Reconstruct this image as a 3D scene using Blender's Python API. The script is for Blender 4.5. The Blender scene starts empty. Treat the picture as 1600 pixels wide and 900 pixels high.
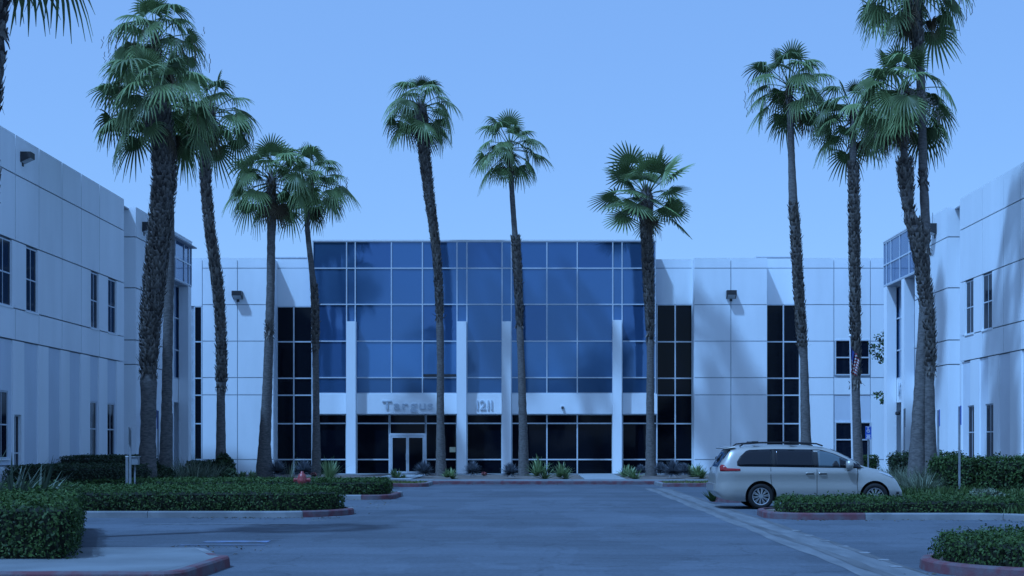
import bpy, bmesh, math, random
import numpy as np
from mathutils import Vector, Matrix, noise
random.seed(7)
SC = bpy.context.scene
COL = SC.collection
F = 2200.0; CX = 840.0; CY = 696.0; H = 1.65      # focal length and horizon of the photograph, eye height
# ------------------------------------------------------------------ camera
cam_d = bpy.data.cameras.new('camera'); cam = bpy.data.objects.new('camera', cam_d); COL.objects.link(cam)
cam.location = (0, 0, H); cam.rotation_euler = (math.pi/2, 0, 0)
cam_d.sensor_width = 36; cam_d.lens = F/1600*36
cam_d.shift_x = -(CX-800)/1600; cam_d.shift_y = (CY-450)/1600
cam_d.clip_start = .2; cam_d.clip_end = 3000
SC.camera = cam
# ------------------------------------------------------------------ sky and sun (cool blue light as in the photograph)
W = bpy.data.worlds.new('World'); SC.world = W; W.use_nodes = True
nt = W.node_tree; bg = nt.nodes['Background']
sunv = Vector((-1.0, -0.9, 2.3)).normalized()
sky = nt.nodes.new('ShaderNodeTexSky'); sky.sky_type = 'NISHITA'; sky.sun_disc = False
sky.sun_elevation = math.asin(sunv.z); sky.sun_rotation = math.atan2(sunv.x, sunv.y)
sky.air_density = 1.0; sky.dust_density = 1.2; sky.ozone_density = 2.0
tint = nt.nodes.new('ShaderNodeVectorMath'); tint.operation = 'MULTIPLY'
tint.inputs[1].default_value = (0.50, 0.71, 0.95)
haze_mix = nt.nodes.new('ShaderNodeMixRGB'); haze_mix.inputs[0].default_value = .62      # even summer haze over the clear sky
haze_mix.inputs[2].default_value = (0.90, 1.84, 3.85, 1)
nt.links.new(sky.outputs[0], tint.inputs[0]); nt.links.new(tint.outputs[0], haze_mix.inputs[1]); nt.links.new(haze_mix.outputs[0], bg.inputs[0])
bg.inputs[1].default_value = 0.103
sl = bpy.data.lights.new('sun', 'SUN'); sl.energy = 1.95; sl.angle = math.radians(2.5); sl.color = (0.24, 0.51, 1.0)
so = bpy.data.objects.new('sun', sl); COL.objects.link(so); so.location = (-30, -30, 60)
so.rotation_euler = (-sunv).to_track_quat('-Z', 'Y').to_euler()
SC.view_settings.view_transform = 'Standard'; SC.view_settings.look = 'None'
SC.view_settings.exposure = 1.2; SC.view_settings.gamma = 1.0
SC.render.engine = 'CYCLES'

# ------------------------------------------------------------------ materials
def new_mat(name):
    m = bpy.data.materials.new(name); m.use_nodes = True
    return m, m.node_tree.nodes, m.node_tree.links, m.node_tree.nodes['Principled BSDF']
def mat(name, c, rough=.8, var=.12, scale=3.0, stretch=(1,1,1), spec=.3, metal=0, bump=0, bscale=40, c2=None, detail=5, fac=(.35,.65)):
    m, n, l, p = new_mat(name)
    p.inputs['Roughness'].default_value = rough; p.inputs['Metallic'].default_value = metal
    p.inputs['Specular IOR Level'].default_value = spec
    tc = n.new('ShaderNodeTexCoord'); mp = n.new('ShaderNodeMapping'); mp.inputs['Scale'].default_value = stretch
    geo = n.new('ShaderNodeNewGeometry')
    l.new(geo.outputs['Position'], mp.inputs[0])
    nz = n.new('ShaderNodeTexNoise'); nz.inputs['Scale'].default_value = scale; nz.inputs['Detail'].default_value = detail
    l.new(mp.outputs[0], nz.inputs[0])
    r = n.new('ShaderNodeValToRGB'); r.color_ramp.elements[0].position = fac[0]; r.color_ramp.elements[1].position = fac[1]
    a = c2 or tuple(x*(1-var) for x in c); b = c if c2 else tuple(min(1, x*(1+var)) for x in c)
    r.color_ramp.elements[0].color = (*a, 1); r.color_ramp.elements[1].color = (*b, 1)
    l.new(nz.outputs[0], r.inputs[0]); l.new(r.outputs[0], p.inputs['Base Color'])
    if bump:
        nb = n.new('ShaderNodeTexNoise'); nb.inputs['Scale'].default_value = bscale; nb.inputs['Detail'].default_value = 6
        l.new(geo.outputs['Position'], nb.inputs[0])
        bp = n.new('ShaderNodeBump'); bp.inputs['Strength'].default_value = bump; bp.inputs['Distance'].default_value = .02
        l.new(nb.outputs[0], bp.inputs['Height']); l.new(bp.outputs[0], p.inputs['Normal'])
    return m
def leaf_mat(name, dark, light, rough=.5, spec=.35):
    m, n, l, p = new_mat(name)
    at = n.new('ShaderNodeAttribute'); at.attribute_name = 'shade'
    r = n.new('ShaderNodeValToRGB'); r.color_ramp.elements[0].color = (*dark, 1); r.color_ramp.elements[1].color = (*light, 1)
    l.new(at.outputs['Fac'], r.inputs[0]); l.new(r.outputs[0], p.inputs['Base Color'])
    p.inputs['Roughness'].default_value = rough; p.inputs['Specular IOR Level'].default_value = spec
    tr = n.new('ShaderNodeBsdfTranslucent'); mx = n.new('ShaderNodeMixShader'); mx.inputs[0].default_value = .18
    l.new(r.outputs[0], tr.inputs[0]); l.new(p.outputs[0], mx.inputs[1]); l.new(tr.outputs[0], mx.inputs[2])
    l.new(mx.outputs[0], n['Material Output'].inputs[0])
    return m
M = {}
M['wall'] = mat('painted_concrete', (.84,.87,.89), .85, .04, .9, (1,1,.22), .2, bump=.05, bscale=12)
M['wall_left'] = mat('painted_concrete_left', (.84,.86,.88), .85, .045, .9, (1,1,.22), .2, bump=.05, bscale=12)
M['stripe'] = mat('grey_band_paint', (.62,.67,.74), .85, .05, .8, (1,1,.4), .2)
M['joint'] = mat('joint_sealant', (.40,.45,.50), .9, .1, 4)
M['soffit'] = mat('soffit_paint', (.45,.48,.52), .9, .05, 2)
M['roof'] = mat('roof_membrane', (.4,.42,.45), .9, .1, 2)
M['alu'] = mat('anodised_mullion', (.62,.67,.72), .4, .05, 5, spec=.5, metal=.2)
M['asphalt_edge'] = None
M['conc'] = mat('kerb_concrete', (.20,.21,.22), .9, .22, 1.6, bump=.4, bscale=60)
M['slab'] = mat('sidewalk_concrete', (.15,.165,.175), .9, .16, .9, bump=.3, bscale=50)
M['red'] = mat('worn_red_kerb_paint', (.135,.05,.06), .85, c2=(.12,.10,.115), scale=3.5, bump=.3, bscale=50, fac=(.38,.6))
M['soil'] = mat('planter_mulch', (.10,.08,.07), .95, c2=(.19,.16,.14), scale=3, bump=.8, bscale=25)
M['paint'] = mat('faded_white_line_paint', (.24,.255,.27), .8, c2=(.12,.13,.14), scale=5, fac=(.4,.62))
M['bluepaint'] = mat('faded_blue_line_paint', (.14,.20,.34), .8, c2=(.11,.125,.15), scale=4, fac=(.42,.66))
M['dark_metal'] = mat('dark_bronze_metal', (.03,.03,.033), .45, .1, 8, spec=.5)
M['post'] = mat('galvanised_post', (.3,.32,.34), .5, .1, 8, metal=.5)
M['lens'] = mat('lamp_lens', (.4,.43,.45), .25, .05, 8, spec=.5)
M['white'] = mat('white_enamel', (.75,.76,.78), .5, .04, 8)
M['paper'] = mat('notice_paper', (.6,.58,.42), .8, .08, 12)
M['letter'] = mat('brushed_letter_metal', (.58,.64,.70), .45, .08, 10, metal=.3)
M['sign_blue'] = mat('sign_blue', (.03,.10,.42), .5, .05, 8)
M['hyd'] = mat('hydrant_red_enamel', (.27,.045,.045), .4, .15, 9, spec=.5)
M['bark'] = mat('palm_bark_smooth', (.16,.148,.14), .95, c2=(.09,.083,.08), scale=7, stretch=(1,1,2.5), bump=.4, bscale=18)
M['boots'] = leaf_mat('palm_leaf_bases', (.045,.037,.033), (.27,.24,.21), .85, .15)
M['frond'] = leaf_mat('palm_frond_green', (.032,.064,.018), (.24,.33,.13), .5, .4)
M['frond_core'] = leaf_mat('palm_dead_thatch', (.045,.032,.022), (.14,.11,.07), .9, .1)
M['petiole'] = mat('palm_petiole', (.10,.12,.045), .6, .15, 8)
M['seed'] = leaf_mat('palm_seed_stalks', (.16,.14,.12), (.3,.27,.23), .8, .2)
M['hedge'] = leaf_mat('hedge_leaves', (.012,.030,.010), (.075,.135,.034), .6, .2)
M['hedge_dark'] = leaf_mat('dark_shrub_leaves', (.010,.02,.010), (.05,.085,.03), .5, .35)
M['hedge_core'] = mat('hedge_twigs', (.014,.017,.010), .95, .3, 10)
M['ground_leaf'] = leaf_mat('ground_cover_leaves', (.02,.045,.012), (.085,.14,.035), .6, .3)
M['grass'] = leaf_mat('lawn_grass', (.06,.09,.02), (.17,.2,.06), .7, .2)
M['silver'] = leaf_mat('silver_green_leaves', (.06,.08,.05), (.24,.28,.19), .6, .3)
M['agave'] = leaf_mat('pale_agave_leaves', (.10,.17,.07), (.27,.36,.17), .45, .4)
M['blueagave'] = leaf_mat('blue_grey_rosette_leaves', (.05,.058,.07), (.22,.25,.29), .5, .4)
M['flax'] = leaf_mat('flax_blades', (.03,.05,.03), (.16,.2,.15), .4, .5)
M['flower'] = leaf_mat('pink_flowers', (.25,.05,.06), (.5,.2,.18), .7, .2)
M['twig'] = mat('tree_bark', (.10,.08,.07), .9, .2, 8)
M['flag_red'] = mat('flag_red', (.30,.05,.06), .8, .05, 9)
M['flag_white'] = mat('flag_white', (.5,.5,.5), .8, .05, 9)
M['flag_blue'] = mat('flag_blue', (.03,.05,.2), .8, .05, 9)
M['tyre'] = mat('tyre_rubber', (.014,.014,.015), .8, .1, 20)
M['rim'] = mat('alloy_rim', (.62,.63,.64), .28, .05, 20, metal=.85, spec=.5)
M['trim'] = mat('black_plastic_trim', (.02,.02,.022), .5, .1, 20)
M['stone'] = mat('rough_stone', (.25,.24,.22), .95, .2, 6, bump=.5)
def rand_value(m,lo,hi):
    n=m.node_tree.nodes; l=m.node_tree.links; r=[q for q in n if q.type=='VALTORGB'][0]; oi=n.new('ShaderNodeObjectInfo'); mr=n.new('ShaderNodeMapRange'); mr.inputs['To Min'].default_value=lo; mr.inputs['To Max'].default_value=hi
    hs=n.new('ShaderNodeHueSaturation'); l.new(oi.outputs['Random'],mr.inputs[0]); l.new(mr.outputs[0],hs.inputs['Value']); l.new(r.outputs[0],hs.inputs['Color'])
    for q in n:
        if q.type=='BSDF_PRINCIPLED': l.new(hs.outputs[0],q.inputs['Base Color'])
        if q.type=='BSDF_TRANSLUCENT': l.new(hs.outputs[0],q.inputs[0])
rand_value(M['frond'],.6,1.35)
def glass(name, c, rough, metal, spec, wav=.0):
    m, n, l, p = new_mat(name)
    p.inputs['Base Color'].default_value = (*c, 1); p.inputs['Roughness'].default_value = rough
    p.inputs['Metallic'].default_value = metal; p.inputs['Specular IOR Level'].default_value = spec
    if wav:
        geo = n.new('ShaderNodeNewGeometry'); nb = n.new('ShaderNodeTexNoise'); nb.inputs['Scale'].default_value = .55
        nb.inputs['Detail'].default_value = 1.5; l.new(geo.outputs['Position'], nb.inputs[0])
        bp = n.new('ShaderNodeBump'); bp.inputs['Strength'].default_value = wav; bp.inputs['Distance'].default_value = .05
        l.new(nb.outputs[0], bp.inputs['Height']); l.new(bp.outputs[0], p.inputs['Normal'])
    return m
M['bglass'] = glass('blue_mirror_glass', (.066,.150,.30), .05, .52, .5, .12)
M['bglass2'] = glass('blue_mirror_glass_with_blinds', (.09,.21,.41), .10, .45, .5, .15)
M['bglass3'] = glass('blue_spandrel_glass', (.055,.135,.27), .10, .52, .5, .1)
M['bglass_b'] = glass('blue_mirror_glass_paler', (.078,.17,.33), .10, .52, .5, .25)  # paler and deeper pane tints stand in for patchy reflections
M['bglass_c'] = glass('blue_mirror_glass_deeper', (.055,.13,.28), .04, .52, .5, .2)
M['dglass'] = glass('black_tinted_glass', (.003,.005,.010), .05, 0, .16, .15)
M['wglass'] = glass('dark_window_glass', (.006,.010,.02), .06, 0, .12, .1)
M['carglass'] = glass('tinted_car_glass', (.006,.008,.012), .04, 0, .5)
M['carglass_pale'] = glass('pale_car_side_glass', (.10,.14,.16), .05, .3, .6)  # opaque; pale colour stands for daylight seen through the cabin
M['tail'] = glass('tail_lamp_red', (.26,.012,.015), .15, 0, .5)
M['lampclear'] = glass('head_lamp_lens', (.45,.47,.5), .1, .3, .6)
def car_paint():
    m, n, l, p = new_mat('beige_metallic_paint')
    p.inputs['Base Color'].default_value = (.40,.385,.355,1); p.inputs['Metallic'].default_value = .45
    p.inputs['Roughness'].default_value = .34; p.inputs['Coat Weight'].default_value = .6; p.inputs['Coat Roughness'].default_value = .08
    nz = n.new('ShaderNodeTexNoise'); nz.inputs['Scale'].default_value = 900
    bp = n.new('ShaderNodeBump'); bp.inputs['Strength'].default_value = .03; l.new(nz.outputs[0], bp.inputs['Height']); l.new(bp.outputs[0], p.inputs['Normal'])
    return m
M['car'] = car_paint()
def asphalt():
    m, n, l, p = new_mat('worn_asphalt')
    geo = n.new('ShaderNodeNewGeometry')
    def nz(scale, st, det=4):
        mp = n.new('ShaderNodeMapping'); mp.inputs['Scale'].default_value = st; l.new(geo.outputs['Position'], mp.inputs[0])
        t = n.new('ShaderNodeTexNoise'); t.inputs['Scale'].default_value = scale; t.inputs['Detail'].default_value = det
        l.new(mp.outputs[0], t.inputs[0]); return t.outputs[0]
    def ramp(src, p0, p1, a, b):
        r = n.new('ShaderNodeMapRange'); r.inputs['From Min'].default_value = p0; r.inputs['From Max'].default_value = p1
        r.inputs['To Min'].default_value = a; r.inputs['To Max'].default_value = b; l.new(src, r.inputs[0]); return r.outputs[0]
    a = ramp(nz(.09, (1,1,1)), .35, .65, .85, 1.15)        # big patches
    b = ramp(nz(.35, (.18,1.6,1), 3), .46, .54, .92, 1.05)       # reseal bands across the lane, with palm shadow streaks painted in
    c = ramp(nz(45, (1,1,1), 2), .3, .7, .88, 1.12)
    d = ramp(nz(2.2, (.5,1,1), 6), .3, .7, .92, 1.08)
    e = ramp(nz(.5, (1,.35,1), 8), .485, .5, .88, 1.0)
    vo = n.new('ShaderNodeTexVoronoi'); vo.feature = 'DISTANCE_TO_EDGE'; vo.inputs['Scale'].default_value = .32
    wp = n.new('ShaderNodeMapping'); l.new(geo.outputs['Position'], wp.inputs[0]); ad = n.new('ShaderNodeVectorMath'); ad.operation = 'ADD'
    wn = n.new('ShaderNodeTexNoise'); wn.inputs['Scale'].default_value = 1.2; wn.inputs['Detail'].default_value = 5; l.new(geo.outputs['Position'], wn.inputs[0])
    l.new(wp.outputs[0], ad.inputs[0]); l.new(wn.outputs['Color'], ad.inputs[1]); l.new(ad.outputs[0], vo.inputs[0])
    f_ = ramp(vo.outputs['Distance'], .0, .012, .76, 1.0)
    st_ = ramp(nz(.8, (1,1,1), 2), .66, .74, 1.0, .78)      # oil spots
    gr = ramp(nz(14, (1,1,1), 4), .3, .7, .86, 1.14)
    x = a
    for y in (b, c, d, e, f_, st_, gr):
        mu = n.new('ShaderNodeMath'); mu.operation = 'MULTIPLY'; l.new(x, mu.inputs[0]); l.new(y, mu.inputs[1]); x = mu.outputs[0]
    vm = n.new('ShaderNodeVectorMath'); vm.operation = 'SCALE'; vm.inputs[0].default_value = (.088,.105,.128); l.new(x, vm.inputs['Scale'])
    l.new(vm.outputs[0], p.inputs['Base Color']); p.inputs['Roughness'].default_value = .88; p.inputs['Specular IOR Level'].default_value = .25
    bp = n.new('ShaderNodeBump'); bp.inputs['Strength'].default_value = .35; bp.inputs['Distance'].default_value = .01
    l.new(nz(90, (1,1,1), 3), bp.inputs['Height']); l.new(bp.outputs[0], p.inputs['Normal'])
    return m
M['asphalt'] = asphalt()

# ------------------------------------------------------------------ helpers
def tag(o, label=None, cat=None, group=None, kind=None):
    if label: o['label'] = label
    if cat: o['category'] = cat
    if group: o['group'] = group
    if kind: o['kind'] = kind
    return o
def link(o, parent=None):
    COL.objects.link(o)
    if parent is not None:
        o.parent = parent
        pw = parent
        o.matrix_parent_inverse = PI(parent)
    return o
def world_mat(o):
    m = o.matrix_basis.copy()
    if o.parent: m = world_mat(o.parent) @ o.matrix_parent_inverse @ m
    return m
def PI(p): return world_mat(p).inverted()
def empty(name, loc=(0,0,0), rz=0, **k):
    o = bpy.data.objects.new(name, None); o.location = loc; o.rotation_euler = (0,0,rz); o.empty_display_size = .3
    COL.objects.link(o); return tag(o, **k)
def mesh(name, v, f, m=None, parent=None, smooth=False, mats=None, midx=None, shade=None):
    me = bpy.data.meshes.new(name); me.from_pydata([tuple(map(float, p)) for p in v], [], f)
    if m: me.materials.append(m)
    if mats:
        for q in mats: me.materials.append(q)
    if midx is not None: me.polygons.foreach_set('material_index', midx)
    if smooth: me.polygons.foreach_set('use_smooth', [True]*len(me.polygons))
    if shade is not None:
        at = me.attributes.new('shade', 'FLOAT', 'POINT'); at.data.foreach_set('value', np.asarray(shade, dtype=np.float32))
    me.update(); o = bpy.data.objects.new(name, me); return link(o, parent)
def npmesh(name, V, Q, m, parent=None, shade=None, smooth=False):
    """V (n,3) verts, Q (k,4) or (k,3) faces, fast"""
    me = bpy.data.meshes.new(name); V = np.asarray(V, np.float32); Q = np.asarray(Q, np.int32)
    k, w = Q.shape
    me.vertices.add(len(V)); me.vertices.foreach_set('co', V.ravel())
    me.loops.add(k*w); me.loops.foreach_set('vertex_index', Q.ravel())
    me.polygons.add(k); me.polygons.foreach_set('loop_start', np.arange(k, dtype=np.int32)*w)
    me.polygons.foreach_set('loop_total', np.full(k, w, np.int32))
    me.materials.append(m)
    if smooth: me.polygons.foreach_set('use_smooth', np.ones(k, bool))
    me.update(calc_edges=True)
    if shade is not None:
        at = me.attributes.new('shade', 'FLOAT', 'POINT'); at.data.foreach_set('value', np.asarray(shade, dtype=np.float32))
    o = bpy.data.objects.new(name, me); return link(o, parent)
BF = [(0,3,2,1),(4,5,6,7),(0,1,5,4),(1,2,6,5),(2,3,7,6),(3,0,4,7)]
class MB:
    def __init__(s): s.v=[]; s.f=[]
    def box(s, x0,x1,y0,y1,z0,z1):
        if x0>x1: x0,x1=x1,x0
        if y0>y1: y0,y1=y1,y0
        if z0>z1: z0,z1=z1,z0
        b=len(s.v); s.v += [(x0,y0,z0),(x1,y0,z0),(x1,y1,z0),(x0,y1,z0),(x0,y0,z1),(x1,y0,z1),(x1,y1,z1),(x0,y1,z1)]
        s.f += [tuple(b+i for i in q) for q in BF]; return s
    def tube(s, pts, rad, n=8, cap=True):
        pts=[Vector(p) for p in pts]; b=len(s.v)
        if not hasattr(rad,'__len__'): rad=[rad]*len(pts)
        up=Vector((0,0,1))
        for i,p in enumerate(pts):
            d=(pts[min(i+1,len(pts)-1)]-pts[max(i-1,0)]).normalized()
            a=d.cross(Vector((0,1,0)) if abs(d.y)<.9 else Vector((1,0,0))).normalized(); c=d.cross(a)
            for k in range(n):
                t=2*math.pi*k/n; q=p+(a*math.cos(t)+c*math.sin(t))*rad[i]; s.v.append(tuple(q))
        for i in range(len(pts)-1):
            for k in range(n):
                k2=(k+1)%n; s.f.append((b+i*n+k,b+i*n+k2,b+(i+1)*n+k2,b+(i+1)*n+k))
        if cap:
            s.f.append(tuple(b+k for k in range(n))[::-1]); s.f.append(tuple(b+(len(pts)-1)*n+k for k in range(n)))
        return s
    def lathe(s, prof, c, axis='z', n=16):
        b=len(s.v)
        for r,h in prof:
            for k in range(n):
                t=2*math.pi*k/n; x,y=r*math.cos(t),r*math.sin(t)
                if axis=='z': s.v.append((c[0]+x,c[1]+y,c[2]+h))
                elif axis=='y': s.v.append((c[0]+x,c[1]+h,c[2]+y))
                else: s.v.append((c[0]+h,c[1]+x,c[2]+y))
        for i in range(len(prof)-1):
            for k in range(n):
                k2=(k+1)%n; s.f.append((b+i*n+k,b+i*n+k2,b+(i+1)*n+k2,b+(i+1)*n+k))
        s.f.append(tuple(b+k for k in range(n))[::-1]); s.f.append(tuple(b+(len(prof)-1)*n+k for k in range(n)))
        return s
    def prism(s, poly, z0, z1):
        b=len(s.v); n=len(poly)
        s.v += [(x,y,z0) for x,y in poly]+[(x,y,z1) for x,y in poly]
        s.f.append(tuple(b+i for i in range(n))[::-1]); s.f.append(tuple(b+n+i for i in range(n)))
        for i in range(n):
            j=(i+1)%n; s.f.append((b+i,b+j,b+n+j,b+n+i))
        return s
    def build(s, name, m, parent=None, smooth=False): return mesh(name, s.v, s.f, m, parent, smooth)
def box(name, x0,x1,y0,y1,z0,z1, m, parent=None): return MB().box(x0,x1,y0,y1,z0,z1).build(name, m, parent)
def gnd(x, y, z=0.0):
    Z = F*(H-z)/(y-CY); return ((x-CX)*Z/F, Z)
def at(x, y, Z): return Vector(((x-CX)*Z/F, Z, H+(CY-y)*Z/F))
def area2(p): return sum(p[i][0]*p[(i+1)%len(p)][1]-p[(i+1)%len(p)][0]*p[i][1] for i in range(len(p)))/2
def ccw(p): return p if area2(p)>0 else p[::-1]

# ------------------------------------------------------------------ ground
def sheet(name, poly, z, m, parent=None):
    poly = ccw(poly)
    o = mesh(name, [(x,y,z) for x,y in poly], [tuple(range(len(poly)))], m, parent)
    return o
M['dirt'] = mat('dry_ground', (.10,.11,.12), .95, .25, .2)
tag(sheet('ground', [(-1500,-1500),(1500,-1500),(1500,1500),(-1500,1500)], -.012, M['dirt']), kind='structure')
tag(sheet('parking_lot', [(-60,-40),(60,-40),(60,62),(-60,62)], 0, M['asphalt']), kind='structure')
# shallow concrete gutter crossing the lot, with raised asphalt lips
g = empty('concrete_gutter', (4.5, 30, 0), kind='structure')
gx = [4.12, 4.40, 4.50, 4.66, 4.98]
def wob(y, k): return .03*math.sin(y*.9+k*2.1)+.02*math.sin(y*2.7+k)
for (k, (a, b, mm)) in enumerate([(4.12,4.38,'gut_light'),(4.38,4.60,'gut_dark'),(4.60,4.98,'gut_light2')]):
    pass
M['gut_light'] = mat('gutter_concrete', (.165,.175,.185), .9, c2=(.115,.125,.135), scale=1.4, stretch=(3,.6,1), bump=.3)
M['gut_dark'] = mat('gutter_stained_centre', (.13,.135,.14), .9, c2=(.08,.084,.09), scale=1.4, stretch=(3,.4,1), bump=.3)
ys = [2 + i*1.0 for i in range(int(52/1.0)+1)]
def gutter_strip(name, a, b, ka, kb, z, m):
    v=[]; f=[]
    for y in ys: v += [(a+wob(y,ka), y, z), (b+wob(y,kb), y, z)]
    for i in range(len(ys)-1): f.append((2*i, 2*i+1, 2*i+3, 2*i+2))
    return mesh(name, v, f, m, g)
gutter_strip('gutter_concrete', 4.10, 5.0, 1, 2, .004, M['gut_light'])
gutter_strip('gutter_stain', 4.36, 4.52, 3, 4, .008, M['gut_dark'])
gutter_strip('gutter_stain', 4.93, 5.03, 5, 6, .008, M['gut_dark'])
# stall line ends and blue accessible markings
pn = 0
for (px, py) in [(1244,829.5),(1263,837),(1288,845.5),(1316,854),(1349,864),(1380,875.5),(1398,886)]:
    x, y = gnd(px, py); tag(box('line_mark', x-.07, x+.09, y-.12, y+.12, .005, .010, M['paint']), kind='structure')
for (x0,x1,yy) in [(-12.5,-9.2,25.0),(-12,-8.6,27.6)]:
    tag(box('stall_line', x0, x1, yy-.05, yy+.05, .004, .008, M['paint']), kind='structure')
tag(box('stall_line', -8.2, -5.0, 34.95-5.6, 35.05-5.6, .004, .008, M['paint']), kind='structure')
tag(box('blue_stall_line', -5.7, -4.6, 23.9, 24.3, .004, .008, M['bluepaint']), kind='structure')
tag(box('blue_stall_line', -5.9, -4.5, 23.2, 23.3, .004, .008, M['bluepaint']), kind='structure')
for (px,py) in [(584,792),(598,789),(517,808),(497,813.5),(437,822),(785,757.5),(1030,766)]:
    x,y = gnd(px,py); tag(box('line_mark', x-.18, x+.18, y-.06, y+.06, .004, .008, M['paint']), kind='structure')
for (px,py) in [(325,851),(1409,821)]:
    x,y = gnd(px,py); MB().lathe([(.02,0),(.06,.0),(.05,.03),(.01,.04)],(x,y,.001),n=7)
# thin crack-sealed patches
def kerb(name, pts, m, h=.15, w=.15, parent=None, closed=False):
    """kerb along a polyline: pts is the outer (road) edge, body lies to the left of the direction of travel"""
    P=[Vector((x,y)) for x,y in pts]; n=len(P); v=[]; f=[]
    prof=[(0,0),(.012,h-.03),(.035,h-.003),(w,h),(w,0)]
    for i in range(n):
        d1=(P[i]-P[i-1]).normalized() if (i>0 or closed) else None
        d2=(P[(i+1)%n]-P[i]).normalized() if (i<n-1 or closed) else None
        d = d1 if d2 is None else d2 if d1 is None else (d1+d2).normalized()
        nn=Vector((-d.y,d.x)); sc=1.0
        if d1 is not None and d2 is not None: sc=1/max(.5,math.cos(d1.angle(d2)/2))
        for a,z in prof: q=P[i]+nn*a*sc; v.append((q.x,q.y,z))
    k=len(prof); rng=n if closed else n-1
    for i in range(rng):
        j=(i+1)%n
        for t in range(k): t2=(t+1)%k; f.append((i*k+t,j*k+t,j*k+t2,i*k+t2))
    if not closed: f += [tuple(range(k)), tuple((n-1)*k+t for t in range(k))[::-1]]
    o=mesh(name,v,f,m,parent)
    if parent is None: tag(o,kind='structure')
    return o
def arc(cx,cy,r,a0,a1,n=7):
    return [(cx+r*math.cos(math.radians(a0+(a1-a0)*i/(n-1))), cy+r*math.sin(math.radians(a0+(a1-a0)*i/(n-1)))) for i in range(n)]
def cutpoly(pts, s0, s1):
    """sub-polyline between arclengths"""
    out=[]; L=0
    for i in range(len(pts)-1):
        a=Vector(pts[i]); b=Vector(pts[i+1]); d=(b-a).length
        if d==0: continue
        for s in ([s0] if L<=s0<L+d else []): out.append(tuple(a.lerp(b,(s-L)/d)))
        if s0< L+d and L+d < s1: out.append(tuple(b))
        if L<s1<=L+d: out.append(tuple(a.lerp(b,(s1-L)/d))); break
        L+=d
    return out
def plen(pts): return sum((Vector(pts[i+1])-Vector(pts[i])).length for i in range(len(pts)-1))
def island(name, road_edge, back, soil, red, top=.115):
    """road_edge: open polyline (left turn inside). red: list of (s0,s1)"""
    e=empty(name, (*road_edge[0],0), kind='structure')
    L=plen(road_edge); cuts=[0]; 
    for a,b in red: cuts += [a,b]
    cuts.append(L); cuts=sorted(set(max(0,min(L,c)) for c in cuts))
    for i in range(len(cuts)-1):
        mid=(cuts[i]+cuts[i+1])/2; isred=any(a<=mid<=b for a,b in red)
        # split in pieces 3 m long with visible joints
        n=max(1,int((cuts[i+1]-cuts[i])/3)); st=(cuts[i+1]-cuts[i])/n
        for k in range(n):
            seg=cutpoly(road_edge, cuts[i]+k*st+.006, cuts[i]+(k+1)*st-.006)
            if len(seg)>1: kerb('red_kerb' if isred else 'kerb', seg, M['red'] if isred else M['conc'], parent=e)
    R=[Vector(p) for p in road_edge]; ins=[]
    for i in range(len(R)):
        d=(R[min(i+1,len(R)-1)]-R[max(i-1,0)]).normalized(); q=R[i]+Vector((-d.y,d.x))*.07; ins.append((q.x,q.y))
    sheet('soil', ins+back, top, soil, e)
    return e
# left islands: the polylines run so that the planting lies on the left hand
# slab island (bottom left)
eA=[(-4.95,20.75)]  # placeholder
edgeA = [(-16,16.68),(-4.55,16.68)]+arc(-4.55,17.0,.32,-90,0,5)+[(-4.17,19.1)]+arc(-4.5,19.1,.33,0,70,4)+[(-4.85,20.62),(-5.0,20.75)]
LA=plen(edgeA)
isl=island('corner_island', edgeA, [(-16,20.75)], M['slab'], [(16-6.4, LA-1.2)], top=.146)
kerb('kerb', [(-5.02,20.76),(-16,20.76)], M['conc'], parent=isl)
edgeB=[(-16,32.1),(-6.1,32.1)]+arc(-6.1,33.8,1.7,-90,40,12)+[(-5.5,36.6),(-5.6,38.6)]+arc(-6.1,38.8,.5,0,90,4)+[(-16,39.35)]
island('left_middle_island', edgeB, [], M['soil'], [(16-5.35, 16-5+1.6)])
edgeC=[(-16,42.7),(-5.2,42.7)]+arc(-5.2,43.5,.8,-90,0,7)+[(-4.4,46.0)]+arc(-5.2,46.0,.8,0,90,6)+[(-16,46.8)]
island('left_far_island', edgeC, [], M['soil'], [(16-5.35, 14)])
edgeF=[(-16,55.8),(-4.9,55.8)]+arc(-4.9,56.3,.5,-90,0,6)+[(-4.4,59.3)]
island('left_grass_island', edgeF, [(-16,59.3)], M['soil'], [(9,12.5)])
edgeF2=[(4.9,59.3),(4.9,56.6)]+arc(5.4,56.6,.5,180,270,6)+[(17,56.1)]
island('right_grass_island', edgeF2, [(17,59.3)], M['soil'], [(3,8)])
# right islands
edgeD2=[(10.3,42.6),(5.9,42.6)]+arc(5.9,41.8,.8,90,180,6)+[(5.1,41.2)]+arc(5.9,41.2,.8,180,270,6)+[(10.3,40.4)]
island('right_far_island', edgeD2, [], M['soil'], [(3.5,8)])
edgeD=[(10.3,34.6),(6.5,34.6)]+arc(6.5,33.3,1.3,90,180,8)+[(5.15,32.3)]+arc(6.2,32.25,1.05,180,270,8)+[(9.6,31.2)]+arc(9.6,30.0,1.2,90,0,7)+[(10.8,24),(10.8,4)]
island('right_middle_island', edgeD, [(17,4),(17,34.6)], M['soil'], [(4.5,9.6)])
edgeH=[(17,55.0),(10.5,55.0),(10.3,54.8),(10.3,42.7)]
island('right_planting_strip', edgeH, [(17,42.7)], M['soil'], [])
kk=[(10.3,40.3),(10.3,34.7)]
e_=empty('van_stall_kerb',(10.3,37,0),kind='structure'); kerb('kerb', kk, M['conc'], parent=e_); sheet('soil',[(10.3,34.7),(17,34.7),(17,42.6),(10.3,42.6)],.11,M['soil'],e_)
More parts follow.
